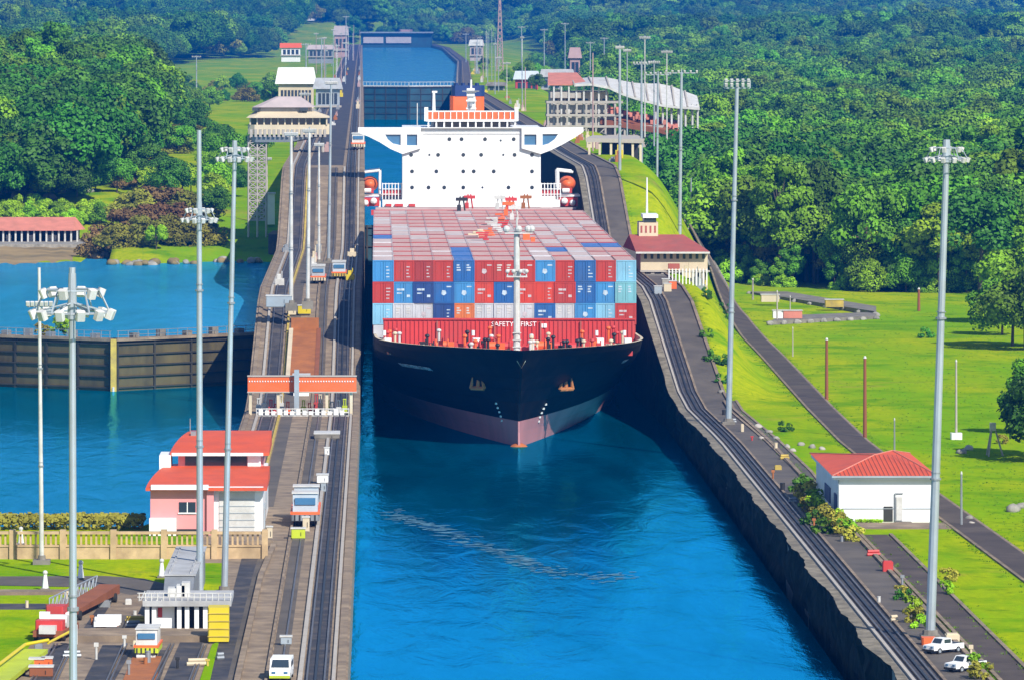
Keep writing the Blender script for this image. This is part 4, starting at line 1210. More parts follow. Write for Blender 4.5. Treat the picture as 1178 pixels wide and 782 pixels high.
m = MB(); m.box(fx(206), fx(225), FD - .06, FD + .1, fz(589), fz(577)); w_ = pp(m, 'window', M['dark_glass'])
m = MB(); m.box(fx(205), fx(226), FD - .12, FD - .062, fz(590.5), fz(589)); m.box(fx(215), fx(216), FD - .09, FD - .062, fz(589), fz(577)); pp(m, 'sill', M['white_paint'], w_)
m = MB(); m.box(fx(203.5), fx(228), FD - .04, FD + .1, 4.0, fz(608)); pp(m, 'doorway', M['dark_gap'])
m = MB(); m.box(fx(252), fx(293), FD + .22, FD + .298, 4.05, fz(566)); gd = pp(m, 'garage_door', M['lamp_white'])
m = MB()
for i in range(1, 6): m.box(fx(252), fx(293), FD + .18, FD + .215, lerp(4.05, fz(566), i / 6) - .03, lerp(4.05, fz(566), i / 6) + .03)
pp(m, 'door_seam', M['steel_pale'], gd)
m = MB(); m.box(fx(174), fx(240), FD - .9, FD - .01, fz(562), fz(557)); m.box(fx(240), fx(303), FD - .5, FD + .29, fz(563), fz(559)); pp(m, 'fascia', M['white_paint'])
m = MB(); m.box(fx(302) + .01, fx(302) + .1, FD + 6, FD + 8, 4, 6.1); m.box(fx(302) + .01, fx(302) + .12, FD + 12, FD + 14, 5.2, 6.6); pp(m, 'side_window', M['steel_pale'])
def curved_roof(x0, x1, y0, y1, ze, zr, hip=1.6, n=8):
    """low curved roof with a rounded left end"""
    m = MB(); rows = []
    for i in range(n + 1):
        t = i / n; y = lerp(y0, y1, t); k = math.sin(math.pi * min(1, t * .5 + .0)) if True else t
        z = lerp(ze, zr, math.sin(t * math.pi / 2)); ins = hip * (t ** 1.4)
        rows.append(((x0 + ins, y, z), (x1, y, z)))
    m.strip([r[0] for r in rows], [r[1] for r in rows])
    m.strip([(x0, y0 , ze - .25)] * 1 + [(r[0][0], r[0][1], ze - .25) for r in rows[1:]], [r[0] for r in rows])
    m.strip([r[1] for r in rows], [(x1, r[1][1], ze - .25) for r in rows])
    m.quad((x0, y0, ze - .25), (x1, y0, ze - .25), (x1, y0, ze), (x0, y0, ze))
    back = rows[-1]
    m.quad((back[0][0], y1, zr), (back[1][0], y1, zr), (back[1][0], y1, ze - .25), (back[0][0], y1, ze - .25))
    return m
pp(curved_roof(fx(168), fx(304) + .25, FD - .8, FD + 13, fz(560), 8.95, 1.2), 'roof', M['red_roof'])
UD = FD + 13
pp(MB().box(fx(205, UD), fx(302, UD), UD + .02, UD + 12, 8.6, fz(521, UD)), 'upper_wall', M['pink_wall'])
pp(MB().box(fx(213, UD), fx(284, UD), UD - .04, UD + .1, fz(535, UD), fz(524, UD)), 'window_band', M['dark_glass'])
m = MB(); m.box(fx(184, UD), fx(197, UD), UD - 1.5, UD + 3, 8.2, fz(522, UD)); m.box(fx(285, UD), fx(300, UD), UD - .3, UD + .015, 8.9, fz(524, UD)); pp(m, 'upper_bay', M['white_paint'])
m = MB(); m.box(fx(198, UD), fx(303, UD), UD - 1.0, UD - .001, fz(523, UD), fz(519.5, UD)); pp(m, 'fascia', M['white_paint'])
pp(curved_roof(fx(196, UD), fx(306, UD) + .3, UD - .9, UD + 12.5, fz(519.5, UD), 11.2, 1.4), 'roof', M['red_roof'])
m = MB(); m.tube((fx(214, UD), UD + 11, 11.1), (fx(214, UD), UD + 11, 12.4), .05); m.box(fx(216, UD), fx(222, UD), UD + 8, UD + 9, 11, 11.4); pp(m, 'aerial', M['steel_grey'])

# balustrade, hedge
bl = empty('balustrade', (-20, 470, 4), 'long tan balustrade wall in front of the pink house', 'balustrade')
bp_ = under(bl)
bp_(MB().box(-60, -9.2, 470, 470.5, 3.9, 5.0), 'wall', M['tan_wall'])
m = MB(); m.box(-60, -9.2, 469.9, 470.6, 6.05, 6.25); m.box(-60, -9.2, 469.92, 470.58, 5.0, 5.15); bp_(m, 'rail', M['tan_wall'])
m = MB(); x = -60
while x < -9.3: m.box(x, x + .16, 470.1, 470.4, 5.15, 6.05); x += .42
bp_(m, 'baluster', M['tan_wall'])
for i in range(13): bp_(MB().box(-60 + i * 4.2, -59.5 + i * 4.2, 469.8, 470.7, 3.9, 6.4), 'pier', M['tan_wall'])
def hedge_mesh(x0, x1, y0, y1, h, n, mat, card=.4):
    r_ = random.Random(9); m = MB()
    for i in range(n):
        p = Vector((r_.uniform(x0, x1), r_.uniform(y0, y1), h * r_.random() ** .5))
        nn = Vector((r_.gauss(0, .6), r_.gauss(-.4, .6), r_.gauss(.6, .5))).normalized(); t = nn.orthogonal().normalized(); s = nn.cross(t)
        q = card * r_.uniform(.6, 1.3); m.add([p - t*q*.5, p - s*q*.5, p + t*q*.5, p + s*q*.5], [(0, 1, 2, 3)])
    return m
o = hedge_mesh(-37, -20.6, 496, 502, 1.0, 2600, None).build('hedge', M['leaf_yellow'], fix=False); o.location = (0, 0, 4); tag(o, 'low yellow-green hedge along the basin edge left of the pink house', 'hedge')

# ------------------------------------------------------------------ yard at lower left
ZL = [4.0]
def poly(name, pts, mat, z=None, th=None, kind='structure'):
    ZL[0] += .004
    q = [P(a, c, 4.0) for a, c in pts]
    m = MB()
    if th: m.prism_z([(p.x, p.y) for p in q], 3.9, 4 + th)
    else: m.add([(p.x, p.y, ZL[0] + .004) for p in q], [tuple(range(len(q)))])
    return tag(m.build(name, mat), kind=kind)
poly('yard', [(-120, 684), (150, 680), (205, 676), (228, 660), (262, 645), (283, 628), (258, 960), (-380, 960)], M['concrete'])
poly('yard_road', [(-100, 663), (120, 662), (165, 665), (190, 671), (203, 680), (150, 684), (110, 675), (0, 673), (-100, 673)], M['asphalt'])
poly('lawn_strip', [(-60, 685), (76, 684), (66, 694), (-60, 694)], gm)
poly('yard_road', [(-60, 694), (64, 694), (58, 701), (-60, 701)], M['track_dark'])
poly('lawn_strip', [(-60, 701), (58, 701), (40, 735), (-10, 800), (-80, 800)], gm)
poly('lock_lane', [(282, 627), (312, 628), (297, 664), (262, 830), (225, 830), (252, 740)], M['track_dark'])
poly('lane_asphalt_strip', [(300, 630), (312, 628), (297, 664), (268, 800), (257, 800), (290, 664)], M['asphalt'])  # asphalt band along the right side of the darker lane
for a in ([(118, 742), (141, 742), (118, 800), (88, 800)], [(207, 739), (233, 739), (212, 800), (180, 800)], [(60, 742), (80, 742), (50, 800), (24, 800)]): poly('track_strip', a, M['track_dark'])
for a in ([(146, 748), (152, 748), (122, 800), (112, 800)], [(184, 748), (196, 748), (178, 800), (166, 800)]): poly('track_strip', a, M['track_dark'])
poly('rust_track', [(153, 755), (186, 755), (176, 800), (134, 800)], M['rust_panel'])
poly('lane_patch', [(124, 682), (136, 682), (102, 735), (88, 735)], M['track_dark'])
poly('lane_patch', [(128, 708), (165, 708), (160, 728), (120, 728)], M['asphalt'])
poly('lane_patch', [(232, 648), (262, 648), (252, 682), (232, 682)], gm)
poly('kerb', [(92, 729), (242, 729), (240, 738), (88, 738)], M['concrete'], th=.45)
poly('kerb', [(-60, 681), (100, 681), (99, 684), (-60, 684)], M['concrete'], th=.25)
poly('kerb', [(283, 626), (313, 625), (314, 627.5), (282, 628.5)], M['concrete'], th=.5)
poly('kerb', [(312, 628), (318, 628), (303, 664), (277, 782), (268, 830), (262, 830), (270, 782), (297, 664)], M['concrete'], th=.3)
poly('grass_verge', [(244, 742), (252, 738), (238, 800), (224, 800)], M['lime_paint'] if False else gm)
for a, c in (((66, 742), (30, 800)), ((85, 742), (58, 800)), ((146, 742), (120, 800)), ((238, 742), (216, 800)), ((200, 742), (172, 800))):
    p, q = P(*a), P(*c); m = MB()
    for dx in (0, .25): m.box(-.05 + dx, .05 + dx, 0, (q - p).length, .0, .16, Matrix.Translation((p.x, p.y, 4.02)) @ Matrix.Rotation(math.atan2(-(q - p).x, (q - p).y), 4, 'Z'))
    tag(m.build('rail', M['rail_steel']), kind='structure')

# machinery house with a canopy and a long grey roof
mh = empty('machinery_house', (-14, 414, 4), 'grey machinery house with railed flat canopy and long sloping roof', 'machinery house')
mp_ = under(mh)
MD = 412.0
def gx(px, D=MD): return XAT(px, D)
def gz(py, D=MD): return ZAT(py, D)
mp_(MB().box(gx(164), gx(266), MD, MD + 7.5, gz(697), gz(690.5)), 'canopy', M['grey_roof'])
for px in (169, 177, 206, 215, 226, 236):
    mp_(MB().box(gx(px) - .16, gx(px) + .16, MD + .3, MD + .62, 4, gz(697) - .003), 'column', M['white_paint'])
mp_(MB().box(gx(178.5), gx(200), MD + 1.0, MD + 2.2, 4, gz(698)), 'cabin_wall', M['white_paint'])
mp_(MB().box(gx(181), gx(186), MD + .95, MD + .998, 5.2, 5.9), 'notice', M['red_paint'])
mp_(MB().box(gx(170), gx(240), MD + 4, MD + 7.2, 4, gz(697) - .01), 'dark_rear_wall', M['dark_gap'])
m = MB()
for px in range(160, 268, 7): m.tube((gx(px), MD + .1, gz(691)), (gx(px), MD + .1, gz(682)), .045, n=5)
for py in (682, 686.5): m.tube((gx(158), MD + .1, gz(py)), (gx(267), MD + .1, gz(py)), .04, n=5)
for px in range(162, 192, 6): m.tube((gx(px), MD + 7.2, gz(680, MD + 7)), (gx(px), MD + .1, gz(690)), .05, n=5)
mp_(m, 'railing', M['lamp_white'])
x0, x1 = -15.9, -13.7
m = MB(); m.prism_x([(MD + 8, 4), (MD + 38, 4), (MD + 38, 6.75), (MD + 11, 7.2), (MD + 8, 6.2)], x0, x1); sh = mp_(m, 'shed', M['steel_grey'])
m = MB(); m.add([(x0 - .12, MD + 10.9, 7.24), (x1 + .12, MD + 10.9, 7.24), (x1 + .12, MD + 38.2, 6.8), (x0 - .12, MD + 38.2, 6.8), (x0 - .12, MD + 10.9, 7.34), (x1 + .12, MD + 10.9, 7.34), (x1 + .12, MD + 38.2, 6.9), (x0 - .12, MD + 38.2, 6.9)],
    [(3, 2, 1, 0), (4, 5, 6, 7), (0, 1, 5, 4), (1, 2, 6, 5), (2, 3, 7, 6), (3, 0, 4, 7)])
for i in range(6):
    for s in (x0 + .25, x1 - .35): m.box(s, s + .1, MD + 12 + i * 4.3, MD + 15.6 + i * 4.3, 7.34 - .018 * i * 4.3 - .05, 7.42 - .018 * i * 4.3)
mp_(m, 'shed_roof', M['grey_roof'])
mp_(MB().box(x0 + .4, x1 - .5, MD + 7.9, MD + 8.0, 5.4, 6.0), 'hatch', M['dark_gap'])
for i, px in enumerate((196, 206, 212)):
    mp_(MB().box(gx(px) - .3, gx(px) + .3, MD + 3, MD + 4.4, gz(690.5), gz(681) + .2 * i), 'roof_unit', M['lamp_white'])
yb = empty('tank_box', (gx(252, 408), 407, 4), 'bright yellow steel box beside the machinery house', 'steel box')
m = MB(); m.box(-.75, .75, -.8, 1.2, .15, 2.6, bev=.08); m.build('body', M['yellow_paint'], yb)
m = MB()
for i in range(4): m.box(-.78, .78, -.86, -.802, .5 + i * .55, .56 + i * .55)
m.build('rib', M['kerb_yellow'], yb); MB().box(-.7, .7, -.7, 1.1, 0, .15).build('skid', M['black_iron'], yb)

# ------------------------------------------------------------------ tow locomotives
def locomotive(px, py, z, label, L_=9.0, top='steel_pale', mid='yellow_paint', slope=0.0, rz=0, sc=1.0):
    p = P(px, py, z)
    e = empty('tow_locomotive', p, label, 'locomotive', 'tow locomotives', rz); e.rotation_euler = (slope, 0, rz); e.scale = (sc,) * 3
    b_ = MB().box(-1.25, 1.25, 0, L_, .55, 1.25, bev=.15); b_.box(-1.1, 1.1, -.25, 0, .6, 1.1); b_.build('body', M[mid], e)
    MB().box(-1.3, 1.3, -.02, L_ + .02, 1.12, 1.34).build('stripe', M['orange_paint'], e)
    m = MB()
    for k in range(5): m.box(-1.0 + k * .45, -.85 + k * .45, -.29, -.252, .55, 1.1)
    m.build('grille', M['black_iron'], e)
    for y0, y1 in ((.5, 3.0), (L_ - 3.0, L_ - .5)):
        m = MB(); m.prism_x([(y0, 1.25), (y1, 1.25), (y1 - .35, 2.9), (y0 + .35, 2.9)], -1.1, 1.1); cb = m.build('cab', M[top], e)
        m = MB(); m.box(-.9, .9, y0 - .0, y0 + .2, 1.95, 2.55); m.build('windscreen', M['blue_glass'], cb)
        m = MB(); m.box(-1.2, 1.2, y0 + .2, y1 - .2, 2.9, 3.02); m.build('cab_roof', M['lamp_white'], cb)
    m = MB(); m.tube((-1.0, L_ / 2, 1.75), (1.0, L_ / 2, 1.75), .62, n=14); m.box(-1.0, 1.0, L_ / 2 - 1.1, L_ / 2 + 1.1, 1.25, 1.5); m.build('winch_drum', M['steel_grey'], e)
    for y in (1.4, L_ - 1.4):
        for s in (-1, 1):
            m = MB(); m.tube((s * .62, y, .42), (s * .82, y, .42), .42, n=14); m.build('wheel', M['black_iron'], e)
    return e
locomotive(351, 606, 4, 'silver tow locomotive with bright yellow nose, nearest on the centre wall', 10.5, 'steel_pale', 'steel_grey', sc=1.0)
locomotive(390, 322, 14, 'yellow tow locomotive at the head of the ramp, nearest the ship', 9, 'steel_pale', 'kerb_yellow', sc=.78)
locomotive(366, 327, 14, 'grey tow locomotive at the head of the ramp behind the yellow one', 9, 'steel_grey', 'cream', sc=.78)
locomotive(168, 757, 4, 'cream and yellow tow locomotive on the rust-coloured track in the yard', 6, 'lamp_white', 'lime_paint', rz=R(-2), sc=.68)
locomotive(412, 173, 25, 'white-cabbed tow locomotive far up on the centre wall', 9, 'lamp_white', 'cream')

# clutter around the near locomotive and the ramp head
def cabinet(px, py, z, w, h, d, mat, label, name='cabinet', cat='cabinet', group=None):
    p = P(px, py, z)
    e = empty(name, p, label, cat, group)
    MB().box(-w/2, w/2, 0, d, .1, h, bev=.04).build('body', M[mat], e)
    m = MB(); m.box(-w/2 - .06, w/2 + .06, -.06, d + .06, h, h + .1); m.build('lid', M['lamp_white'], e)
    MB().box(-w/2 + .1, w/2 - .1, .05, d - .05, 0, .1).build('plinth', M['concrete_grey'], e)
    MB().box(-.02 + w * .2, .02 + w * .2, -.05, -.001, h * .35, h * .7).build('handle', M['black_iron'], e)
    return e
cabinet(371, 556, 4, 1.1, .8, 1.6, 'white_paint', 'white cabinet standing right of the silver locomotive')
cabinet(372, 566, 4, .5, .9, .5, 'steel_pale', 'small grey cabinet just in front of the white one')
cabinet(376, 524, 4, .5, .8, .5, 'white_paint', 'lone white cabinet further up beside the dark tow track')
cabinet(321, 354, 13, 3.2, 1.4, 2.2, 'steel_pale', 'pale blue control hut at the left head of the ramp', 'control_hut', 'hut')
cabinet(350, 362, 11.8, 1.6, 1.1, 1, 'yellow_paint', 'yellow machine box in front of the white mast pair')
cabinet(336, 363, 11.7, 1.0, .9, 1, 'cream', 'cream machine box in front of the white mast pair')
cabinet(376, 505, 4, 2.7, .55, 4, 'concrete_grey', 'low flat concrete box on the centre wall below the orange gantry', 'cable_pit', 'concrete box')
cabinet(343, 620, 4, 1.2, .9, .9, 'lime_paint', 'bright yellow bin in front of the silver locomotive', 'bin', 'bin')
cabinet(352, 612, 4, .6, 1.3, .6, 'cream', 'cream post box right of the yellow bin')
cabinet(310, 622, 4, .5, 1.2, .4, 'cream', 'cream box at the corner of the pink house')

# orange gantry
gy = empty('gantry', (-8.5, 640, 4), 'orange beam gantry with rows of lights across the centre wall', 'gantry')
gp = under(gy)
gp(MB().box(XAT(285, 640), XAT(410, 640), 640, 640.9, ZAT(450, 640), ZAT(433, 640)), 'beam', M['orange_paint'])
m = MB(); m.box(XAT(284.5, 640), XAT(410.5, 640), 639.9, 641, ZAT(451.5, 640), ZAT(450, 640) - .003); m.box(XAT(284.5, 640), XAT(410.5, 640), 639.9, 641, ZAT(433, 640) + .003, ZAT(431.8, 640)); gp(m, 'flange', M['kerb_pale'])
m = MB()
for i in range(40): x = XAT(287 + i * 3.05, 640); m.box(x - .06, x + .06, 639.93, 639.997, 7.75, 7.9)
gp(m, 'light_row', M['white_paint'])
for px in (288, 320, 376, 404): gp(MB().box(XAT(px, 640) - .16, XAT(px, 640) + .16, 640.2, 640.6, 4, ZAT(451.5, 640) - .005), 'leg', M['cream'])
m = MB()
for py in (470, 474, 478): m.tube((XAT(295, 638), 638, ZAT(py, 638)), (XAT(401, 638), 638, ZAT(py, 638)), .07, n=5)
for i in range(19): x = XAT(295 + i * 5.9, 638); m.tube((x, 638, 4), (x, 638, ZAT(469, 638)), .06, n=5)
gp(m, 'barrier', M['lamp_white'])
m = MB(); m.box(XAT(341, 639) - .25, XAT(341, 639) + .3, 639, 639.4, 4, ZAT(425, 639)); gp(m, 'sign_post', M['steel_pale'])
sgn = MB(); 
for i in range(14): x = XAT(300 + i * 7.2, 638); sgn.box(x - .22, x + .24, 637.85, 637.95, ZAT(477, 638), ZAT(470.5 + (i % 3), 638))
gp(sgn, 'sign_board', M['white_paint'])
rr = random.Random(4)
for i in range(16):
    px = 298 + i * 6.5 + rr.uniform(-1, 1); mt = rr.choice(['lamp_white', 'orange_paint', 'cream', 'steel_grey', 'lime_paint', 'black_iron', 'red_paint'])
    if abs(px - 341) < 4: continue
    D = rr.uniform(641.5, 646)
    p = Vector((XAT(px, D), D, 4)); h = rr.uniform(.9, 2.1)
    m = MB(); m.box(-.3, .3, -.2, .3, 0, h * .55, bev=.04); m.tube((-.12, .05, h * .5), (-.12, .05, h), .06); m.tube((.12, .05, h * .5), (.12, .05, h), .06); m.box(-.2, .2, -.05, .15, h, h + .12)
    o = m.build('signal_box', M[mt]); o.location = p
    tag(o, f'small {dict(lamp_white="white", orange_paint="orange", cream="cream", steel_grey="grey", lime_paint="lime", black_iron="black", red_paint="red")[mt]} signal box among others under the orange gantry', 'signal box', 'signal boxes under the gantry')

# rust-coloured shed lying on the ramp
rs = empty('ramp_shed', (-8.7, 662, 4), 'rust-brown trench shed lying along the ramp with a white cabin in front', 'shed')
rp_ = under(rs)
ya = [664 + i * 4 for i in range(9)]
m = MB(); xa, xb = -10.6, -7.2
m.strip([(xa, y, wall_top(y) + .75) for y in ya], [(xb, y, wall_top(y) + .75) for y in ya])
m.strip([(xa, y, wall_top(y) - .1) for y in ya], [(xa, y, wall_top(y) + .75) for y in ya]); m.strip([(xb, y, wall_top(y) + .75) for y in ya], [(xb, y, wall_top(y) - .1) for y in ya])
m.quad((xa, 664, 4.9), (xb, 664, 4.9), (xb, 664, wall_top(664) + .75), (xa, 664, wall_top(664) + .75))
m.quad((xa, ya[-1], 12), (xb, ya[-1], 12), (xb, ya[-1], wall_top(ya[-1]) + .75), (xa, ya[-1], wall_top(ya[-1]) + .75))
rp_(m, 'cover', M['rust_panel'])
for x in (xa, xb): 
    m = MB(); m.strip([(x - .25, y, wall_top(y) + .8) for y in ya], [(x + .25, y, wall_top(y) + .8) for y in ya]); m.strip([(x - .25, y, wall_top(y) - .1) for y in ya], [(x - .25, y, wall_top(y) + .8) for y in ya]); m.strip([(x + .25, y, wall_top(y) + .8) for y in ya], [(x + .25, y, wall_top(y) - .1) for y in ya]); rp_(m, 'edge_beam', M['orange_paint'] if x == xb and False else M['cream'] if x == xa else M['wood_pole'])
m = MB(); m.box(-9.8, -8.0, 660.6, 663.4, 4.6, 7.0); cb = rp_(m, 'cabin', M['white_paint'])
m = MB(); m.box(-9.95, -7.85, 660.4, 663.6, 7.0, 7.25); rp_(m, 'cabin_roof', M['lamp_white'], cb)
m = MB(); m.box(-9.6, -9.0, 660.54, 660.598, 5.6, 6.5); m.box(-8.8, -8.2, 660.54, 660.598, 5.6, 6.5); rp_(m, 'window', M['dark_glass'], cb)

# ------------------------------------------------------------------ vehicles
def vehicle(p, rz, label, kind='van', body='white_paint', group=None, cat='van', L_=4.8, Wd=1.85, H=2.0, sc_=1.0):
    e = empty('parked_' + kind, p, label, cat, group, rz); e.scale = (sc_,) * 3
    w = Wd / 2
    m = MB()
    if kind == 'van':
        side = [(0, .35), (L_, .35), (L_, 1.0), (L_ - .15, H), (1.35, H), (.55, 1.15), (.05, 1.0)]
        m.prism_x(side, -w, w); m.build('body', M[body], e)
        m = MB(); m.add([(-w + .12, .60, 1.2), (w - .12, .60, 1.2), (w - .2, 1.28, H - .08), (-w + .2, 1.28, H - .08)], [(0, 1, 2, 3)])
        m.v = [(x, y - .05, z + .02) for x, y, z in m.v]; m.build('windscreen', M['dark_glass'], e)
        m = MB(); m.box(-w - .01, -w + .02, 1.5, L_ - .5, 1.15, H - .25); m.box(w - .02, w + .01, 1.5, L_ - .5, 1.15, H - .25); m.build('side_window', M['dark_glass'], e)
        m = MB(); m.box(-w + .15, w - .15, L_ - .2, L_ + .0, 1.2, H - .3); m.build('rear_window', M['dark_glass'], e)
    else:
        m.prism_x([(0, .45), (L_, .45), (L_, 1.05), (3.0, 1.05), (1.3, 1.08), (.08, .98)], -w, w); m.build('body', M[body], e)
        m = MB(); m.prism_x([(1.25, 1.08), (3.05, 1.08), (2.85, 1.72), (1.75, 1.72)], -w + .08, w - .08); c_ = m.build('cab', M[body], e)
        m = MB(); m.add([(-w + .2, 1.33, 1.16), (w - .2, 1.33, 1.16), (w - .28, 1.70, 1.66), (-w + .28, 1.70, 1.66)], [(0, 1, 2, 3)]); m.v = [(x, y - .03, z + .02) for x, y, z in m.v]; m.build('windscreen', M['dark_glass'], c_)
        m = MB(); m.box(-w + .06, -w + .09, 1.75, 2.8, 1.18, 1.62); m.box(w - .09, w - .06, 1.75, 2.8, 1.18, 1.62); m.box(-w + .25, w - .25, 2.93, 3.0, 1.2, 1.6); m.build('side_window', M['dark_glass'], c_)
        m = MB(); m.box(-w + .1, w - .1, 3.1, L_ - .1, 1.0, 1.052); m.build('cargo_bed', M['black_iron'], e)
    for y in (.95, L_ - .95):
        for s in (-1, 1):
            t = MB().tube((s * (w - .22), y, .36), (s * (w + .02), y, .36), .36, n=14).build('wheel', M['tyre'], e)
            MB().tube((s * (w + .0), y, .36), (s * (w + .04), y, .36), .2, n=10).build('rim', M['steel_pale'], t)
    for s in (-1, 1):
        MB().box(s * (w - .38) - .17, s * (w - .38) + .17, -.03, .1, .72, .9).build('headlight', M['blue_glass'], e)
    m = MB(); m.box(-w, w, -.1, .02, .32, .55); m.build('bumper', M['lime_paint'] if kind == 'van' else M['black_iron'], e)
    return e
vehicle(Vector((XAT(322, 384), 383, 4)), R(-3), 'white van with dark windscreen parked on the centre wall near the bottom', 'van', H=1.9, sc_=.76)
cabinet(329, 742, 4, .8, .6, .6, 'steel_pale', 'small pale trolley behind the white van', 'trolley', 'trolley')

# lower left yard things
rm = empty('winch_vehicle', P(55, 738), 'red and white winch machine on the rails in the lower left yard', 'machine'); rm.rotation_euler.z = R(-8)
MB().box(-1.1, 1.1, 0, 6, .35, .8).build('chassis', M['wood_pole'], rm)
m = MB(); m.box(-1.0, 1.0, .3, 1.5, .8, 1.5, bev=.08); m.build('body', M['red_paint'], rm); MB().box(-.9, .4, 3.6, 5.4, .8, 2.2, bev=.1).build('engine_cover', M['red_paint'], rm)
m = MB(); m.tube((-1.0, 2.5, 1.2), (1.0, 2.5, 1.2), .55, n=12); m.box(-.6, .6, -.3, .3, .6, 1.2); m.build('drum', M['lamp_white'], rm)
for y in (.8, 5.2):
    for s in (-1, 1): MB().tube((s * .9, y, .35), (s * 1.12, y, .35), .35, n=12).build('wheel', M['black_iron'], rm)
m = MB(); m.box(-.95, -.2, 1.6, 1.9, .8, 2.0); m.box(.5, .9, 4.0, 5.2, .8, 1.7); m.build('cover', M['white_paint'], rm)
rt = empty('ramp_trailer', P(72, 716), 'dark red ramp trailer with grey lattice rails in the lower left yard', 'trailer'); rt.rotation_euler.z = R(-9)
MB().prism_x([(0, .5), (17, .5), (17, 1.2), (0, .8)], -.75, .85).build('ramp', M['wood_pole'], rt)
m = MB()
for s in (-1.0,):
    for i in range(12): m.tube((s, i * 1.45, .5), (s, i * 1.45, 1.8), .05, n=5); m.tube((s, i * 1.45, .5), (s, i * 1.45 + 1.4, 1.8), .04, n=5)
    m.tube((s, 0, 1.8), (s, 17, 1.8), .06, n=5)
m.build('lattice_rail', M['steel_pale'], rt)
for y in (2, 15):
    for s in (-1, 1): MB().tube((s * .8, y, .36), (s * 1.0, y, .36), .36, n=12).build('wheel', M['tyre'], rt)
for i, (px, py, w, mt, lb) in enumerate(((42, 770, 1.0, 'orange_paint', 'larger orange crate at the front of the winch rails'), (54, 769, .7, 'orange_paint', 'smaller orange crate right of the larger one'), (47, 779, 1.6, 'wood_pole', 'dark brown crate in front of the orange crates'))):
    cabinet(px, py, 4, w, .7, .9, mt, lb, 'crate', 'crate')
pal = empty('stacked_boards', P(122, 722), 'stack of white boards lying in the lower left yard', 'boards')
for i in range(6): MB().box(-.9 + .12 * (i % 2), .8 + .1 * (i % 3), .55 * i, .55 * i + .45, .1, .45 + .12 * (i % 3)).build('board', M['white_paint'], pal)
m = MB()
for i in range(3): m.box(-.9, .9, .3 + i * 1.2, .5 + i * 1.2, 0, .1)
m.build('bearer', M['wood_pole'], pal)
lp = empty('conveyor', P(2, 790), 'lime-yellow painted conveyor ramp with a pipe at the left edge', 'conveyor'); lp.rotation_euler.z = R(-6)
MB().prism_x([(-4, .1), (16, .5), (16, .8), (-4, .4)], -1.3, .5).build('belt_trough', M['lime_paint'], lp)
m = MB(); m.tube((-1.2, -4, .7), (-1.1, 16, 1.1), .12, n=8); m.tube((-1.1, 16, 1.1), (.2, 18, 1.2), .12, n=8); m.tube((.2, 18, 1.0), (.9, 25, 1.2), .1, n=8); m.build('pipe', M['yellow_paint'], lp)
MB().box(.75, 1.1, 25, 25.5, .1, 1.5).build('end_post', M['white_paint'], lp)
for y in (0, 7, 14): MB().box(-1.1, .4, y, y + .3, -.1, .18 + y * .02).build('trestle', M['black_iron'], lp)
for px, py, lb in ((93, 666, 'white bollard marker at the yard road beside the near mast'), (52, 678, 'white pyramid marker by the kerb at far left'), (24, 626, 'white lamp post in front of the balustrade at far left'), (186, 664, 'low white pipe stand at the lawn corner by the machinery house')):
    e = empty('marker_post', P(px, py), lb, 'marker post')
    MB().tube((0, 0, 0), (0, 0, 1.3), .28, .12, 8).build('post', M['white_paint'], e); MB().box(-.35, .35, -.35, .35, 0, .15).build('foot', M['concrete_grey'], e); MB().ball((0, 0, 1.35), .2).build('cap', M['lamp_white'], e)

# thin masts, posts and small gear that stand all along the locks
r_ = random.Random(77)
for i in range(46):
    left = i % 2 == 0
    D = r_.uniform(1000, 3300)
    X = r_.uniform(-30, -8) if left else x_right(D) + r_.uniform(7, 26)
    h = r_.uniform(9, 20)
    z = wall_top(D) if X > x_isle(D) else ground_z(X, D); px = 434 + X * FPX / D; py = 20 + (CAM_H - z) * FPX / D
    if X > -9.5 and left: continue
    mast(px, py, z, px, py - h * FPX / D, 'thin pale pole among the lock gear ' + ('left' if left else 'right') + ' of the upper chambers', r_.choice((.8, 1.4, 2.0)), r_.choice(('tee', 'none')), r=.16, D=D, mat=r_.choice(('lamp_white', 'steel_pale', 'roof_pink')), base=False, group='thin poles along the upper chambers', name='service_pole')
gn = {'lamp_white': 'white', 'cream': 'cream', 'steel_grey': 'grey', 'rust_panel': 'rusty', 'yellow_paint': 'yellow', 'roof_pink': 'pale pink'}
for i in range(90):
    D = r_.choice((r_.uniform(905, 1500), r_.uniform(1500, 2600), r_.uniform(735, 850)))
    if i % 2 == 0: X = r_.choice((-8.6 - r_.random() * .6, -12.6 - r_.random() * 1.2, -3.6)) + x_left(D) + 2
    else: X = x_right(D) + 6.8 + r_.random() * 4
    z = wall_top(D) if X < 0 else max(ground_z(X, D), wall_top(D) - 1.5 if X < x_right(D) + 6.6 else 0)
    mt = r_.choice(list(gn)); h = r_.uniform(.8, 2.4); w = r_.uniform(.3, .8)
    m = MB(); m.box(-w, w, -.4, .6, 0, h * .6, bev=.06); m.box(-w * .5, w * .3, -.2, .3, h * .6, h); m.tube((w * .5, 0, h * .5), (w * .5, 0, h * 1.25), .06)
    o = m.build('equipment_box', M[mt]); o.location = (X, D, z - .05)
    tag(o, f'small {gn[mt]} equipment box among the gear on the ' + ('centre wall' if X < 0 else 'right bank') + ' behind the ramp', 'equipment box', 'small equipment boxes along the walls')
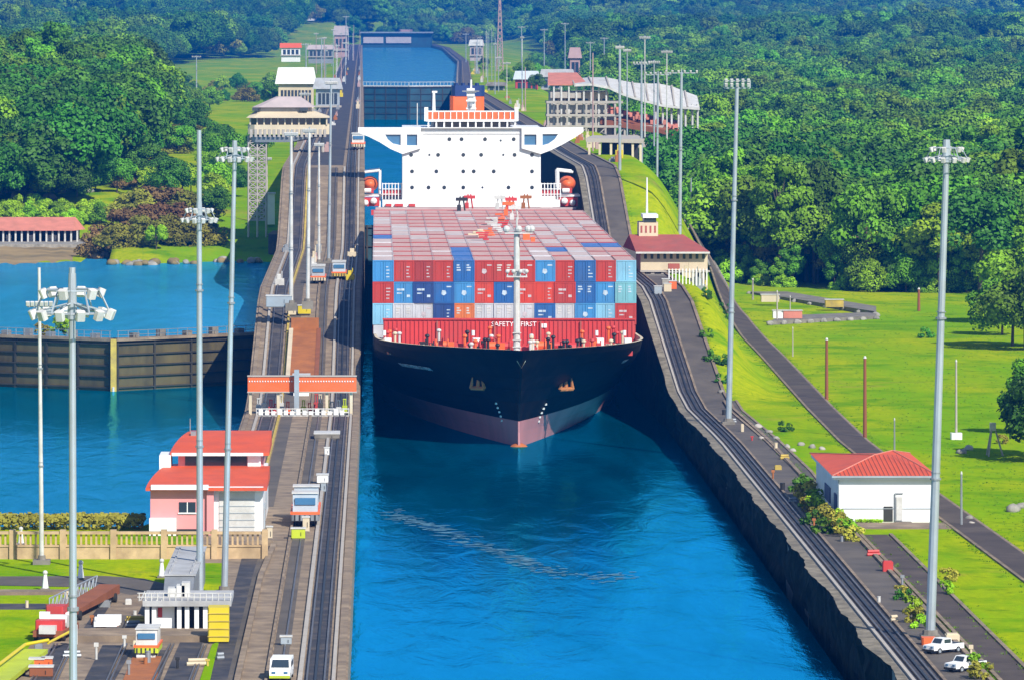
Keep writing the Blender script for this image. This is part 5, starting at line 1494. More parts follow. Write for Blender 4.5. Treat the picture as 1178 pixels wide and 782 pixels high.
# ------------------------------------------------------------------ white house with red hipped roof
wh = empty('white_house', (45, 504, 4), 'small white house with red hipped roof beside the return track', 'house')
wp = under(wh)
x0, x1, y0, y1, ze = XAT(964, 504), XAT(1071, 504), 504, 529, ZAT(551, 504)
m = MB(); m.box(x0, x1, y0, y1, 3.9, ze); wp(m, 'wall', M['white_paint'])
m = MB(); m.box(x0 + .4, x1 - .02, y0 - .06, y0 - .002, 5.2, 5.26); wp(m, 'wall_band', M['steel_pale'])
m = MB(); o_ = .45
m.box(x0 - o_, x1 + o_, y0 - o_, y1 + o_, ze, ze + .34); wp(m, 'fascia', M['white_paint'])
e_ = [(x0 - o_ - .1, y0 - o_ - .1), (x1 + o_ + .1, y0 - o_ - .1), (x1 + o_ + .1, y1 + o_ + .1), (x0 - o_ - .1, y1 + o_ + .1)]
zr = ZAT(520, 517); ra, rb = (XAT(1004, 516), 514), (XAT(1030, 516), 519)
m = MB(); z = ze + .36
m.add([(x, y, z) for x, y in e_] + [(ra[0], ra[1], zr), (rb[0], rb[1], zr)], [(0, 1, 5, 4), (1, 2, 5), (2, 3, 4, 5), (3, 0, 4), (3, 2, 1, 0)])
rf = wp(m, 'roof', M['red_roof'])
m = MB()
for (a, b_) in ((e_[0], ra), (e_[1], rb), (e_[3], ra), (e_[2], rb)): m.tube((a[0], a[1], z + .02), (b_[0], b_[1], zr + .02), .07, n=6)
m.tube((ra[0], ra[1], zr + .02), (rb[0], rb[1], zr + .02), .07, n=6); wp(m, 'ridge_cap', M['salmon_roof'], rf)
m = MB()
for i in range(1, 24):
    t = i / 24; xe = lerp(e_[0][0], e_[1][0], t); xr_ = min(max(xe, ra[0]), rb[0]); k = 1.0
    if xe < ra[0]: k = (xe - e_[0][0]) / (ra[0] - e_[0][0])
    elif xe > rb[0]: k = (e_[1][0] - xe) / (e_[1][0] - rb[0])
    m.tube((xe, e_[0][1], z + .02), (xe, lerp(e_[0][1], ra[1], k), lerp(z, zr, k) + .02), .035, n=4)
wp(m, 'roof_seam', M['brown_roof'], rf)
m = MB(); m.box(x0 - .6, x1 + .6, y0 - .72, y0 - .56, ze + .2, ze + .36); wp(m, 'gutter', M['steel_pale'], rf)
m = MB(); m.box(XAT(1016.5, 504), XAT(1027, 504), y0 - .05, y0 + .05, 4.08, ZAT(582, 504)); dr = wp(m, 'door', M['gate_dark'])
m = MB(); m.box(XAT(1025, 504), XAT(1025.8, 504), y0 - .09, y0 - .052, 4.6, 4.72); wp(m, 'handle', M['black_iron'], dr)
m = MB(); m.box(XAT(1031, 504), XAT(1038, 504), y0 - .14, y0 - .004, ZAT(598, 504), ZAT(571, 504)); wp(m, 'meter_panel', M['lamp_white'])
m = MB(); m.tube((XAT(1029.5, 504), y0 - .12, 4), (XAT(1029.5, 504), y0 - .12, 6.6), .05); m.tube((XAT(1029.5, 504), y0 - .12, 6.6), (XAT(1039, 504), y0 - .12, 6.6), .05); wp(m, 'conduit', M['steel_grey'])
m = MB(); m.box(x0 - .12, x0 - .003, y0 + 1.0, y0 + 3.2, 4, 6.4); m.box(x0 - .1, x0 - .003, y0 + 8, y0 + 14, 5.0, 6.4); wp(m, 'side_shutter', M['blue_paint'])
m = MB(); m.tube((x1 + .5, y0 - .3, 4), (x1 + .5, y0 - .3, ze), .06); m.tube((x0 + .06, y0 - .06, 4), (x0 + .06, y0 - .06, ze), .06); wp(m, 'downpipe', M['steel_pale'])
o = MB().box(40.6, 53.2, 497.5, 503.2, 3.8, 4.07).build('apron_slab', M['concrete']); tag(o, kind='structure')
o = MB().box(46.2, 47.6, 503.2, 503.9, 3.9, 4.10).build('apron_step', M['concrete_grey']); tag(o, kind='structure')
o = hedge_mesh(42.6, 45.0, 503.1, 503.8, .28, 420, None, .22).build('border_plants', M['leaf_lime'], fix=False); o.location = (0, 0, 4.0); tag(o, 'low green plants along the foot of the white house', 'plants')

# shrubs on the bank by the house
SP = [(924, 566, 0, .75), (930, 575, 3, .8), (936, 583, 1, .8), (928, 590, 3, .7), (938, 594, 2, .8), (946, 601, 3, .75), (955, 607, 3, .8), (948, 613, 1, .7), (962, 614, 3, .7), (972, 618, 2, .7), (980, 612, 1, .55), (984, 622, 3, .6), (935, 603, 0, .6), (941, 570, 0, .6), (920, 556, 1, .5), (966, 603, 2, .6)]
SN = {0: 'dark green', 1: 'mid-green', 2: 'lime green', 3: 'yellowed'}
for i, (px, py, k, sc) in enumerate(SP):
    p = P(px, py)
    shrub(k, p.x, p.y, sc * 1.1, f'{SN[k]} shrub in the planting left of the white house', 'shrubs beside the white house', z=4)
SP2 = [(1040, 690, 0, .5), (1046, 704, 2, .6), (1052, 716, 3, .6), (1036, 684, 3, .4), (1058, 722, 2, .5), (1090, 668, 3, .55), (1088, 683, 2, .5), (1122, 772, 2, .6), (1128, 780, 3, .6)]
for px, py, k, sc in SP2:
    p = P(px, py); shrub(k, p.x, p.y, sc, f'small {SN[k]} shrub on the verge near the leaning mast', 'small shrubs near the leaning mast', z=4)
for px, py, sc in [(lerp(802, 846, i / 26) + random.uniform(-2, 2), lerp(345, 480, (i / 26)), random.uniform(.35, .75)) for i in range(27)] + [(903, 496, .6), (1064, 388, .8)]:
    pass
for px, py, sc in [(lerp(803, 838, i / 22) + random.uniform(-1.5, 1.5), lerp(348, 462, (i / 22)), random.uniform(.4, .8)) for i in range(23)] + [(903, 496, .6), (1064, 388, .8)] or ((806, 353, .9), (812, 368, .8), (818, 385, .9), (824, 402, .8), (829, 422, .8), (834, 440, .7), (903, 496, .6), (1064, 388, .8)):
    D = 6500 * 43 / (py - 20); X = XAT(px, D); z = ground_z(X, D); D = 6500 * (49 - z) / (py - 20); X = XAT(px, D)
    shrub(0, X, D, sc, 'dark shrub in the ditch line down the grass bank' if py < 460 else 'dark shrub alone on the open grass', 'dark shrubs on the grass right of the track')

def gpt(px, py):     # a point of the photograph on the ground
    D = 6500 * 45 / (py - 20)
    for _ in range(12): D = 6500 * (CAM_H - ground_z(XAT(px, D), D)) / (py - 20)
    return Vector((XAT(px, D), D, ground_z(XAT(px, D), D)))
# utility poles and posts
def pole(px, py, ty, label, mat='wood_pole', r=.2, arm=False, cat='pole', name='utility_pole', base=False, tx=None):
    p = gpt(px, py); h = (py - ty) * p.y / FPX
    e = empty(name, p, label, cat)
    dx = 0 if tx is None else (tx - px) * p.y / FPX
    MB().tube((0, 0, -.5), (dx, 0, h), r, r * .7, 8).build('post', M[mat], e)
    m = MB()
    if arm: m.box(-.7, .7, -.08, .08, h - .7, h - .55); [m.tube((t, 0, h - .55), (t, 0, h - .3), .06) for t in (-.6, 0, .6)]; m.build('cross_arm', M[mat], e)
    else: m.tube((dx, 0, h), (dx, 0, h + .25), r * .9, r * .4, 8); m.build('cap', M['lamp_white'], e)
    if base: MB().box(-.6, .6, -.5, .5, -.3, .7, bev=.1).build('footing', M['white_paint'], e)
    return e
pole(951, 460, 391, 'brown wooden pole on the lawn beside the return track, further one', r=.22)
pole(995, 504, 412, 'brown wooden pole on the lawn beside the return track, nearer one', r=.22)
pole(1100, 505, 416, 'slender pale post with a white base on the open lawn', 'kerb_pale', .14, base=True, cat='post', name='lawn_post')
pole(1029, 522, 483, 'short grey post just behind the red-roofed white house', 'steel_grey', .1, cat='post', name='lawn_post')
pole(1106, 605, 545, 'short grey post beside the return track right of the white house', 'steel_grey', .12, cat='post', name='lawn_post')
pole(1057, 358, 333, 'short brown post near the wood edge behind the lawn', 'wood_pole', .25, cat='post', name='lawn_post')
pole(894, 372, 336, 'thin pale post between the stone platforms', 'kerb_pale', .14, cat='post', name='lawn_post')
pole(909, 362, 342, 'thinner pale post right of the platform post', 'kerb_pale', .1, cat='post', name='lawn_post')
pole(866, 345, 322, 'low stone-grey post at the left end of the long platform', 'stone', .18, cat='post', name='lawn_post')
pole(912, 410, 378, 'thin pale post on the lawn below the platforms', 'kerb_pale', .09, cat='post', name='lawn_post')
tp = gpt(1142, 524); e = empty('tripod_frame', tp, 'pale metal tripod frame standing at the dark bushes on the right', 'frame')
m = MB()
for a in (0, 2.1, 4.2): m.tube((1.1 * math.cos(a), 1.1 * math.sin(a), -.2), (.12 * math.cos(a), .12 * math.sin(a), 3.2), .09)
m.build('leg', M['kerb_pale'], e); MB().box(-.3, .3, -.3, .3, 2.6, 3.4).build('head', M['lamp_white'], e)
shrub(3, gpt(1152, 510).x, gpt(1152, 510).y, .5, 'small yellow-green bush right of the tripod frame')
# rocks
RK = [(872, 492, .5), (885, 498, .45), (905, 515, .4), (912, 519, .35), (922, 512, .4), (934, 515, .4), (946, 517, .35), (893, 505, .4), (1106, 521, .55), (1114, 517, .5), (1166, 588, .7), (1174, 584, .5), (876, 505, .3), (884, 534, .5), (893, 562, .4), (833, 413, .35), (829, 452, .4), (792, 415, .4), (797, 432, .45), (801, 448, .4), (1115, 598, .4), (1118, 603, .3), (1052, 697, .4), (1044, 690, .35)]
for i, (px, py, r) in enumerate(RK):
    p = gpt(px, py); o = MB().rock((0, 0, 0), r, i).build('rock', M['stone'] if i % 3 else M['kerb_pale'], smooth=True); o.location = p + Vector((0, 0, r * .3))
    tag(o, 'pale rock lying on the grass or paving right of the channel', 'rock', 'pale rocks right of the channel')
o = MB().box(-.5, .5, -.5, .5, -.3, .55, bev=.12).build('mast_plinth', M['orange_paint']); 
p = P(1068, 741); o.location = p; tag(o, 'orange painted block in front of the leaning mast', 'block')
vehicle(P(1068, 752), R(-50), 'white pickup parked below the leaning mast, left and further of two', 'pickup', group=None, cat='pickup', L_=4.9, Wd=1.8, sc_=.62)
vehicle(P(1093, 773), R(-50), 'white pickup parked at the bottom right, nearer of two', 'pickup', cat='pickup', L_=4.9, Wd=1.8, sc_=.62)

# stone platforms beyond the lawn
def platform(pts, h, label):
    q = [gpt(a, c) for a, c in pts]; zb = min(p.z for p in q)
    e = empty('stone_platform', (q[0].x, q[0].y, zb), label, 'platform'); u_ = under(e)
    u_(MB().prism_z([(p.x, p.y) for p in q], zb - .5, zb + h), 'slab', M['concrete_grey'])
    m = MB()
    for i in range(9):
        t = i / 8; a = q[0].lerp(q[1], t); m.rock((a.x, a.y - .3, zb + h * .4), .55, i)
    u_(m, 'rubble_edge', M['stone'])
    return zb + h
h1 = platform([(862, 338), (1008, 364), (1008, 357), (905, 338)], .7, 'long grey stone platform crossing the lawn, the further of two')
h2 = platform([(886, 374), (1008, 367), (1008, 362), (900, 367)], .6, 'short grey stone platform on the lawn, the nearer of two')
for i, (px, py, mt, lb) in enumerate(((886, 352, 'cream', 'cream box on the left part of the long platform'), (960, 358, 'kerb_yellow', 'yellow box on the right part of the long platform'), (900, 371, 'white_paint', 'white box at the left end of the short platform'), (912, 371, 'salmon_roof', 'pink box at the left end of the short platform'))):
    p = gpt(px, py); e = empty('equipment_box', p + Vector((0, 0, .6)), lb, 'box')
    MB().box(-1.4, 1.4, 0, 1.4, 0, 1.1, bev=.06).build('body', M[mt], e); MB().box(-1.5, 1.5, -.1, 1.5, 1.1, 1.2).build('lid', M['lamp_white'], e)

# ------------------------------------------------------------------ lock house with reddish roof behind the cargo
BD = 772.0
lh = empty('canal_house', (42, BD, 14), 'cream lock house with dull red roof and small tower right of the cargo', 'house'); lp_ = under(lh)
def cx_(px, D=BD): return XAT(px, D)
def cz_(py, D=BD): return ZAT(py, D)
lp_(MB().box(cx_(737), cx_(814), BD, BD + 14, 4, cz_(289)), 'wall', M['cream'])
m = MB()
for i in range(10):
    a = 741 + i * 7.4; m.box(cx_(a), cx_(a + 3.2), BD - .06, BD + .05, cz_(298), cz_(291))
lp_(m, 'upper_window', M['dark_glass'])
m = MB()
for a in (737, 748, 760, 772, 783, 795, 806): m.box(cx_(a), cx_(a) + .5, BD - 1.6, BD - 1.2, 8, cz_(311))
m.box(cx_(736), cx_(816), BD - 1.8, BD - .003, cz_(312.5), cz_(311) + .002); lp_(m, 'veranda', M['kerb_pale'])
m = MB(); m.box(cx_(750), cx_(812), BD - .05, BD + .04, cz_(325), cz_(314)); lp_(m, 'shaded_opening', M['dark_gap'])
m = MB(); m.box(cx_(768), cx_(781), BD - 2.2, BD - 1.0, cz_(309), cz_(303)); lp_(m, 'awning', M['brown_roof'])
z = cz_(289.5); zr = cz_(270, BD + 9)
m = MB(); m.add([(cx_(731), BD - 1.2, z), (cx_(816), BD - 1.2, z), (cx_(816), BD + 15, z), (cx_(722), BD + 15, z), (cx_(727), BD + 9, zr), (cx_(790), BD + 9, zr)], [(0, 1, 5, 4), (1, 2, 5), (2, 3, 4, 5), (3, 0, 4), (3, 2, 1, 0)])
lp_(m, 'roof', M['brown_roof'])
m = MB(); m.box(cx_(731), cx_(816), BD - 1.3, BD - 1.2, z - .25, z); lp_(m, 'fascia', M['lamp_white'])
tw = lp_(MB().box(cx_(735, 780), cx_(757, 780), 780, 785, 14, cz_(256, 780)), 'tower', M['cream'])
m = MB(); m.box(cx_(741, 780), cx_(755, 780), 779.94, 785.1, cz_(256, 780) + .003, cz_(251, 780)); lp_(m, 'tower_window', M['dark_glass'], tw)
m = MB(); m.box(cx_(739.5, 780), cx_(757, 780), 779.6, 785.4, cz_(250.9, 780), cz_(247, 780)); m.tube((cx_(745, 780), 782, cz_(247, 780)), (cx_(745, 780), 782, cz_(205, 780)), .16, .1); lp_(m, 'tower_cap', M['white_paint'], tw)
m = MB()
for i in range(4): m.box(cx_(737 + i * 5.2, 780), cx_(739 + i * 5.2, 780), 779.95, 779.998, cz_(268, 780), cz_(260, 780))
lp_(m, 'tower_opening', M['brown_roof'], tw)
# small fenced yard in front of it, on the bank
fe = empty('fence', (40.5, 742, 12), 'white picket fence on the bank in front of the cream lock house', 'fence'); fp = under(fe)
m = MB()
for i in range(12):
    x = 38.2 + i * .45; zz = wall_top(741); m.box(x, x + .14, 741, 741.1, zz - .2, zz + 2.0)
fp(m, 'picket', M['white_paint']); fp(MB().box(38.1, 43.4, 741.12, 741.2, wall_top(741) + 1.5, wall_top(741) + 1.65), 'rail', M['kerb_pale'])
rr = random.Random(8)
for i, (px, py, mt, nm) in enumerate(((757, 326, 'steel_pale', 'pale blue'), (768, 346, 'cream', 'cream'), (774, 352, 'orange_paint', 'orange'), (766, 340, 'stone', 'grey'))):
    D = 724 + i * 3; p = Vector((XAT(px, D), D, wall_top(D)))
    e = empty('equipment_box', p, f'{nm} equipment box at the head of the right ramp below the cream house', 'box')
    MB().box(-.5, .5, 0, .9, 0, 1.0, bev=.05).build('body', M[mt], e); MB().box(-.55, .55, -.05, .95, 1.0, 1.08).build('lid', M['lamp_white'], e)

# ------------------------------------------------------------------ visitor terrace on the right
VD = 1190.0
vt = empty('visitor_terrace', (50, VD, 22), 'cream multi-level visitor terrace under a long pale curved canopy', 'building'); vp = under(vt)
def v(px, D=VD): return XAT(px, D)
def vz(py, D=VD): return ZAT(py, D)
vp(MB().box(v(634), v(704), VD, VD + 20, 18, vz(147)), 'lower_floor', M['cream'])
for a, c, p_, q in ((632, 706, 147, 134), (634, 698, 130, 119), (633, 668, 113, 106)):
    vp(MB().box(v(a), v(c), VD - 1.5, VD - .01, vz(p_), vz(q)), 'balcony', M['kerb_pale'])
vp(MB().box(v(634), v(700), VD + .4, VD + 19, vz(134) + .003, vz(106)), 'storey', M['cream'])
for py0, py1 in ((134, 131), (118.5, 114)):
    for i in range(9): vp(MB().box(v(637 + i * 7), v(641.5 + i * 7), VD + .3, VD + .5, vz(py0), vz(py1)), 'opening', M['teal_gate'])
m = MB()
for i in range(8): m.box(v(636 + i * 8.6), v(636 + i * 8.6) + .35, VD - 1.7, VD - 1.51, vz(147), vz(98))
vp(m, 'column', M['lamp_white'])
m = MB(); m.add([(v(630), VD - 2, vz(97)), (v(676), VD - 2, vz(97)), (v(668), VD + 22, vz(85)), (v(634), VD + 22, vz(85)), (v(630), VD - 2, vz(98.5)), (v(676), VD - 2, vz(98.5)), (v(668), VD + 22, vz(86.5)), (v(634), VD + 22, vz(86.5))], [(0, 1, 2, 3), (7, 6, 5, 4), (0, 4, 5, 1), (1, 5, 6, 2), (2, 6, 7, 3), (3, 7, 4, 0)]); vp(m, 'roof', M['salmon_roof'])
m = MB()
for z_ in (vz(119), vz(134), vz(147), vz(158), vz(170)): m.box(v(628), v(762 if z_ < vz(140) else 716), VD - 3, VD - 2.4, z_, z_ + .5); m.box(v(628), v(762 if z_ < vz(140) else 716), VD + 4, VD + 4.6, z_, z_ + .5)
for px in range(630, 764, 11):
    for y in (VD - 2.7, VD + 4.3): m.box(v(px) - .2, v(px) + .2, y - .2, y + .2, 3, vz(119 if px < 716 else 147))
for px in range(630, 752, 22): m.tube((v(px), VD - 2.7, vz(170)), (v(px + 11), VD - 2.7, vz(158)), .15, n=5); m.tube((v(px + 11), VD - 2.7, vz(158)), (v(px + 22), VD - 2.7, vz(147)), .15, n=5)
vp(m, 'open_frame', M['kerb_pale'])
# canopy: a curved sheet sweeping down to the right
cp = [(660, 92, 97), (680, 90, 96), (700, 90, 100), (715, 93, 107), (730, 96, 112), (745, 97, 116), (760, 97, 120), (775, 100, 122), (790, 106, 123), (804, 111, 124)]
m = MB()
A = [(v(a), VD + 14 - i * .8, vz(c)) for i, (a, c, d) in enumerate(cp)]; B = [(v(a), VD - 3, vz(d)) for a, c, d in cp]
m.strip(A, B); A2 = [(x, y, z - .5) for x, y, z in A]; B2 = [(x, y, z - .5) for x, y, z in B]
m.strip(B, B2); m.strip(A2, A); m.strip(B2, A2); m.add([A[-1], B[-1], B2[-1], A2[-1]], [(0, 1, 2, 3)]); vp(m, 'canopy', M['lamp_white'])
m = MB()
for i in range(9): a = cp[i]; m.tube((v(a[0]), VD - 3.02, vz(a[2])), (v(a[0]), VD + 13.5 - i * .8, vz(a[1]) + .1), .22, n=6)
vp(m, 'canopy_rib', M['kerb_pale'])
m = MB()
for px in (754, 762, 772, 780, 788, 796, 802): m.tube((v(px), VD - 1.5, 8), (v(px), VD - 1.5, vz(120)), .25, n=6)
vp(m, 'canopy_post', M['lamp_white'])
m = MB(); m.add([(v(690), VD - 2, vz(137)), (v(780), VD - 6, vz(152)), (v(782), VD + 8, vz(140)), (v(700), VD + 12, vz(124))] + [(v(690), VD - 2, vz(143)), (v(780), VD - 6, vz(157)), (v(782), VD + 8, vz(145)), (v(700), VD + 12, vz(130))], [(0, 1, 2, 3), (7, 6, 5, 4), (0, 4, 5, 1), (1, 5, 6, 2), (2, 6, 7, 3), (3, 7, 4, 0)]); vp(m, 'seating_terrace', M['wood_pole'])
m = MB(); r_ = random.Random(2)
for i in range(90):
    a = r_.random(); px = lerp(698, 778, a); y = VD + r_.uniform(-4, 8); pz = vz(lerp(128, 148, a) + r_.uniform(-3, 3)); m.box(v(px) - .28, v(px) + .28, y, y + .4, pz, pz + .9)
vp(m, 'seat_row', M['salmon_roof'])
m = MB()
for px in (640, 652, 664, 676, 690, 705, 722, 738, 752): m.box(v(px) - .3, v(px) + .3, VD + 1, VD + 1.6, 4, vz(147))
vp(m, 'pier', M['kerb_pale'])
r_ = random.Random(12)
for i in range(8):
    px = 738 + i * 6.0; D = 1165 + r_.uniform(-15, 10)
    tree('tall' if i % 3 else 'olive', XAT(px, D), D, r_.uniform(.25, .42), ('small slim green tree' if i % 3 else 'small olive tree') + ' below the seating of the visitor terrace', 'small trees below the visitor terrace', i=i)
# shelter with a flat cream roof
SD = 985.0
sh_ = empty('shelter', (44, SD, 22), 'low open shelter with flat cream roof on top of the grass bank', 'shelter'); sp_ = under(sh_)
sp_(MB().add([(XAT(674, SD), SD, 27.9), (XAT(740, SD), SD, 27.7), (XAT(736, SD), SD + 9, 28.1), (XAT(684, SD), SD + 9, 28.2), (XAT(674, SD), SD, 27.2), (XAT(740, SD), SD, 27.0), (XAT(736, SD), SD + 9, 27.4), (XAT(684, SD), SD + 9, 27.5)], [(0, 1, 2, 3), (7, 6, 5, 4), (0, 4, 5, 1), (1, 5, 6, 2), (2, 6, 7, 3), (3, 7, 4, 0)]), 'flat_roof', M['kerb_pale'])
for px in (678, 690, 703, 716, 728, 737): sp_(MB().box(XAT(px, SD) - .2, XAT(px, SD) + .2, SD + .3, SD + .7, 19, 27.05), 'column', M['cream'])
sp_(MB().box(XAT(694, SD), XAT(736, SD), SD + 5, SD + 8, 19, 27.1), 'dark_rear_wall', M['dark_gap'])  # near-black wall; the shade under the roof is put into its colour

# ------------------------------------------------------------------ control tower on the left
TD = 1000.0
ct = empty('control_tower', (XAT(296, TD), TD, 14), 'cream control tower with hipped roof standing on a pale lattice trunk', 'tower'); tpp = under(ct)
def tx_(px, D=TD): return XAT(px, D)
def tz_(py, D=TD): return ZAT(py, D)
def ring_(a, c, y0, y1, b=1.2):
    x0, x1 = tx_(a), tx_(c); return [(x0 + b, y0), (x1 - b, y0), (x1, y0 + b), (x1, y1 - b), (x1 - b, y1), (x0 + b, y1), (x0, y1 - b), (x0, y0 + b)]
tpp(MB().prism_z(ring_(285, 379, TD, TD + 12), tz_(155), tz_(144)), 'gallery', M['cream'])
m = MB(); 
for i in range(17): m.box(tx_(287.5 + i * 5.3), tx_(290.5 + i * 5.3), TD - .1, TD - .003, tz_(158), tz_(149))
tpp(m, 'bracket', M['kerb_pale'])
tpp(MB().prism_z(ring_(288, 376, TD + .8, TD + 11.2), tz_(144) + .003, tz_(136)), 'window_band', M['dark_glass'])
m = MB()
for i in range(12): m.box(tx_(287 + i * 8), tx_(288.6 + i * 8), TD + .3, TD + .78, tz_(144) + .005, tz_(136))
tpp(m, 'mullion', M['cream'])
tpp(MB().prism_z(ring_(283, 381, TD - .6, TD + 12.6), tz_(136) + .004, tz_(129), top=ring_(292, 362, TD + 2, TD + 10)), 'lower_roof', M['cream'])
tpp(MB().prism_z(ring_(293, 358, TD + 2, TD + 10, 1), tz_(129) + .004, tz_(124)), 'attic', M['kerb_pale'])
tpp(MB().prism_z(ring_(290, 362, TD + 1.2, TD + 11, 1), tz_(124) + .004, tz_(112), top=ring_(317, 345, TD + 4, TD + 8, .6)), 'roof', M['roof_grey'])
m = MB(); m.box(tx_(290), tx_(297), TD + 1.0, TD + 1.98, tz_(128), tz_(124)); m.box(tx_(345), tx_(354), TD + 1.0, TD + 1.98, tz_(128), tz_(124)); tpp(m, 'dormer', M['dark_glass'])
m = MB(); zt_ = tz_(157); X0, X1 = tx_(285.5), tx_(306)
for x in (X0, (X0 + X1) / 2, X1):
    for y in (TD + 1, TD + 5): m.tube((x, y, 10), (x, y, zt_), .16, n=6)
n_ = 13
for k in range(n_):
    z0, z1 = lerp(13, zt_, k / n_), lerp(13, zt_, (k + 1) / n_)
    for y in (TD + 1, TD + 5):
        m.tube((X0, y, z0), (X1, y, z0), .11, n=5)
        for a, c in ((X0, (X0 + X1) / 2), ((X0 + X1) / 2, X1)): m.tube((a, y, z0), (c, y, z1), .09, n=5); m.tube((c, y, z0), (a, y, z1), .09, n=5)
    for x in (X0, X1): m.tube((x, TD + 1, z0), (x, TD + 5, z1), .09, n=5); m.tube((x, TD + 1, z0), (x, TD + 5, z0), .1, n=5)
    if k % 2: m.box((X0 + X1) / 2, X1 - .2, TD + 1.6, TD + 4.6, z0, z0 + .12)
tpp(m, 'lattice_trunk', M['kerb_pale'])
tpp(MB().prism_z(ring_(286, 340, TD + .5, TD + 9), tz_(164), tz_(157) - .01, top=ring_(285.5, 375, TD + .3, TD + 11)), 'bracing', M['steel_grey'])
for px in (336, 356, 371): tpp(MB().tube((tx_(px), TD + 3, 14), (tx_(px), TD + 3, tz_(157)), .28, n=8), 'stilt', M['kerb_pale'])
rb = empty('red_hut', (XAT(346, 940), 940, 22), 'small red-roofed hut beneath the control tower', 'hut'); rbp = under(rb)
rbp(MB().box(XAT(340, 940), XAT(354, 940), 940, 943, 20, ZAT(192, 940)), 'wall', M['cream']); rbp(MB().box(XAT(338.5, 940), XAT(355.5, 940), 939.6, 943.4, ZAT(192, 940) + .002, ZAT(186, 940)), 'roof', M['red_roof'])
wb = empty('white_kiosk', (XAT(310, 1035), 1035, 12), 'white square kiosk at the foot of the tower trunk', 'kiosk'); wbp = under(wb)
wbp(MB().box(XAT(305, 1035), XAT(316, 1035), 1035, 1037, 11, ZAT(224, 1035)), 'wall', M['white_paint']); wbp(MB().box(XAT(304, 1035), XAT(317, 1035), 1034.7, 1037.3, ZAT(224, 1035) + .002, ZAT(222, 1035)), 'roof', M['lamp_white'])
tk = empty('water_tank', (XAT(320, 1000), 1000, 6), 'round dark tank at the edge of the left basin', 'tank')
MB().tube((0, 0, -2), (0, 0, 4.6), 1.75, n=20).build('shell', M['track_dark'], tk); MB().tube((0, 0, 4.6), (0, 0, 5.2), 1.8, 1.0, 20).build('dome', M['asphalt'], tk)
# pavilion beyond the tower
def far_building(px0, px1, py0, py1, D, z, label, wall='cream', roof='grey_roof', cols=10, pitched=False, name='building'):
    x0, x1 = XAT(px0, D), XAT(px1, D); zt = ZAT(py0, D); zb = z; dp = max(6, (x1 - x0) * .5)
    e = empty(name, ((x0 + x1) / 2, D, zb), label, 'building'); u_ = under(e)
    zr = zt - (zt - zb) * .32
    u_(MB().box(x0 + .3, x1 - .3, D, D + dp, zb - 2, zr), 'wall', M[wall])
    if pitched: u_(MB().prism_x([(D - .8, zr + .003), (D + dp + .8, zr + .003), (D + dp / 2, zt)], x0 - .5, x1 + .5), 'roof', M[roof])
    else: u_(MB().prism_z([(x0 - .6, D - 1), (x1 + .6, D - 1), (x1 + .6, D + dp), (x0 - .6, D + dp)], zr + .003, zt, top=[(x0 + .2, D), (x1 - .2, D), (x1 - 1, D + dp - 1), (x0 + 1, D + dp - 1)]), 'roof', M[roof])
    if cols:
        m = MB()
        for i in range(cols): a = lerp(x0 + .8, x1 - .8, (i + .5) / cols); w = (x1 - x0) / cols * .28; m.box(a - w, a + w, D - .08, D - .002, zb + (zr - zb) * .35, zr - (zr - zb) * .18)
        u_(m, 'window_row', M['dark_glass'])
        u_(MB().box(x0 - .2, x1 + .2, D - .9, D - .1, zb + (zr - zb) * .22, zb + (zr - zb) * .3), 'balcony', M['kerb_pale'])
    return e
far_building(319, 362, 78, 112, 1500, 22, 'long pavilion with pale flat roof and dark window rows behind the tower', roof='white_paint', cols=9)
far_building(362, 392, 90, 112, 1480, 24, 'narrow grey annexe at the right end of the long pavilion', 'steel_pale', 'steel_grey', 5)
far_building(323, 346, 50, 63, 2900, 28, 'far cottage with orange roof in front of the hazy wood', 'white_paint', 'orange_paint', 4, True)
far_building(354, 384, 52, 64, 2800, 28, 'far long hut with pale roof right of the orange-roofed cottage', 'steel_grey', 'roof_grey', 6)
far_building(352, 377, 3, 13, 5200, 46, 'far white house alone high in the hazy wood', 'white_paint', 'white_paint', 5, True)
far_building(384, 400, 30, 48, 3400, 26, 'far pale control block on the upper centre wall', 'roof_pink', 'roof_grey', 3)
far_building(540, 556, 46, 60, 3100, 26, 'far pale control block right of the upper waterway', 'roof_grey', 'lamp_white', 3)
far_building(592, 620, 82, 100, 1900, 22, 'far cluster hut with red side by the right grass', 'red_paint', 'steel_pale', 4)
far_building(622, 660, 80, 96, 2000, 22, 'far pale hut between the cluster hut and the visitor terrace', 'steel_pale', 'grey_roof', 5)
far_building(560, 582, 95, 112, 1850, 24, 'far grey lock machinery block behind the funnel', 'stone', 'concrete_grey', 3)
far_building(655, 668, 55, 72, 2400, 22, 'far pink block at the wood edge right of the waterway', 'roof_pink', 'roof_pink', 2)
fb = empty('lattice_tower', (XAT(575, 2500), 2500, 24), 'far tall lattice tower rising in the haze right of the waterway', 'tower'); fbp = under(fb)
m = MB(); zt = ZAT(0, 2500)
for sx in (-1, 1):
    for sy in (-1, 1): m.tube((fb.location.x + sx * 1.6, 2500 + sy * 1.6, 22), (fb.location.x + sx * .3, 2500 + sy * .3, zt), .22, n=5)
for i in range(12):
    t = i / 12; z = lerp(24, zt, t); w = lerp(1.6, .3, t); w2 = lerp(1.6, .3, (i + 1) / 12); z2 = lerp(24, zt, (i + 1) / 12)
    m.tube((fb.location.x - w, 2500 - w, z), (fb.location.x + w2, 2500 - w2, z2), .14, n=5); m.tube((fb.location.x + w, 2500 - w, z), (fb.location.x - w2, 2500 - w2, z2), .14, n=5)
fbp(m, 'lattice', M['roof_pink'])

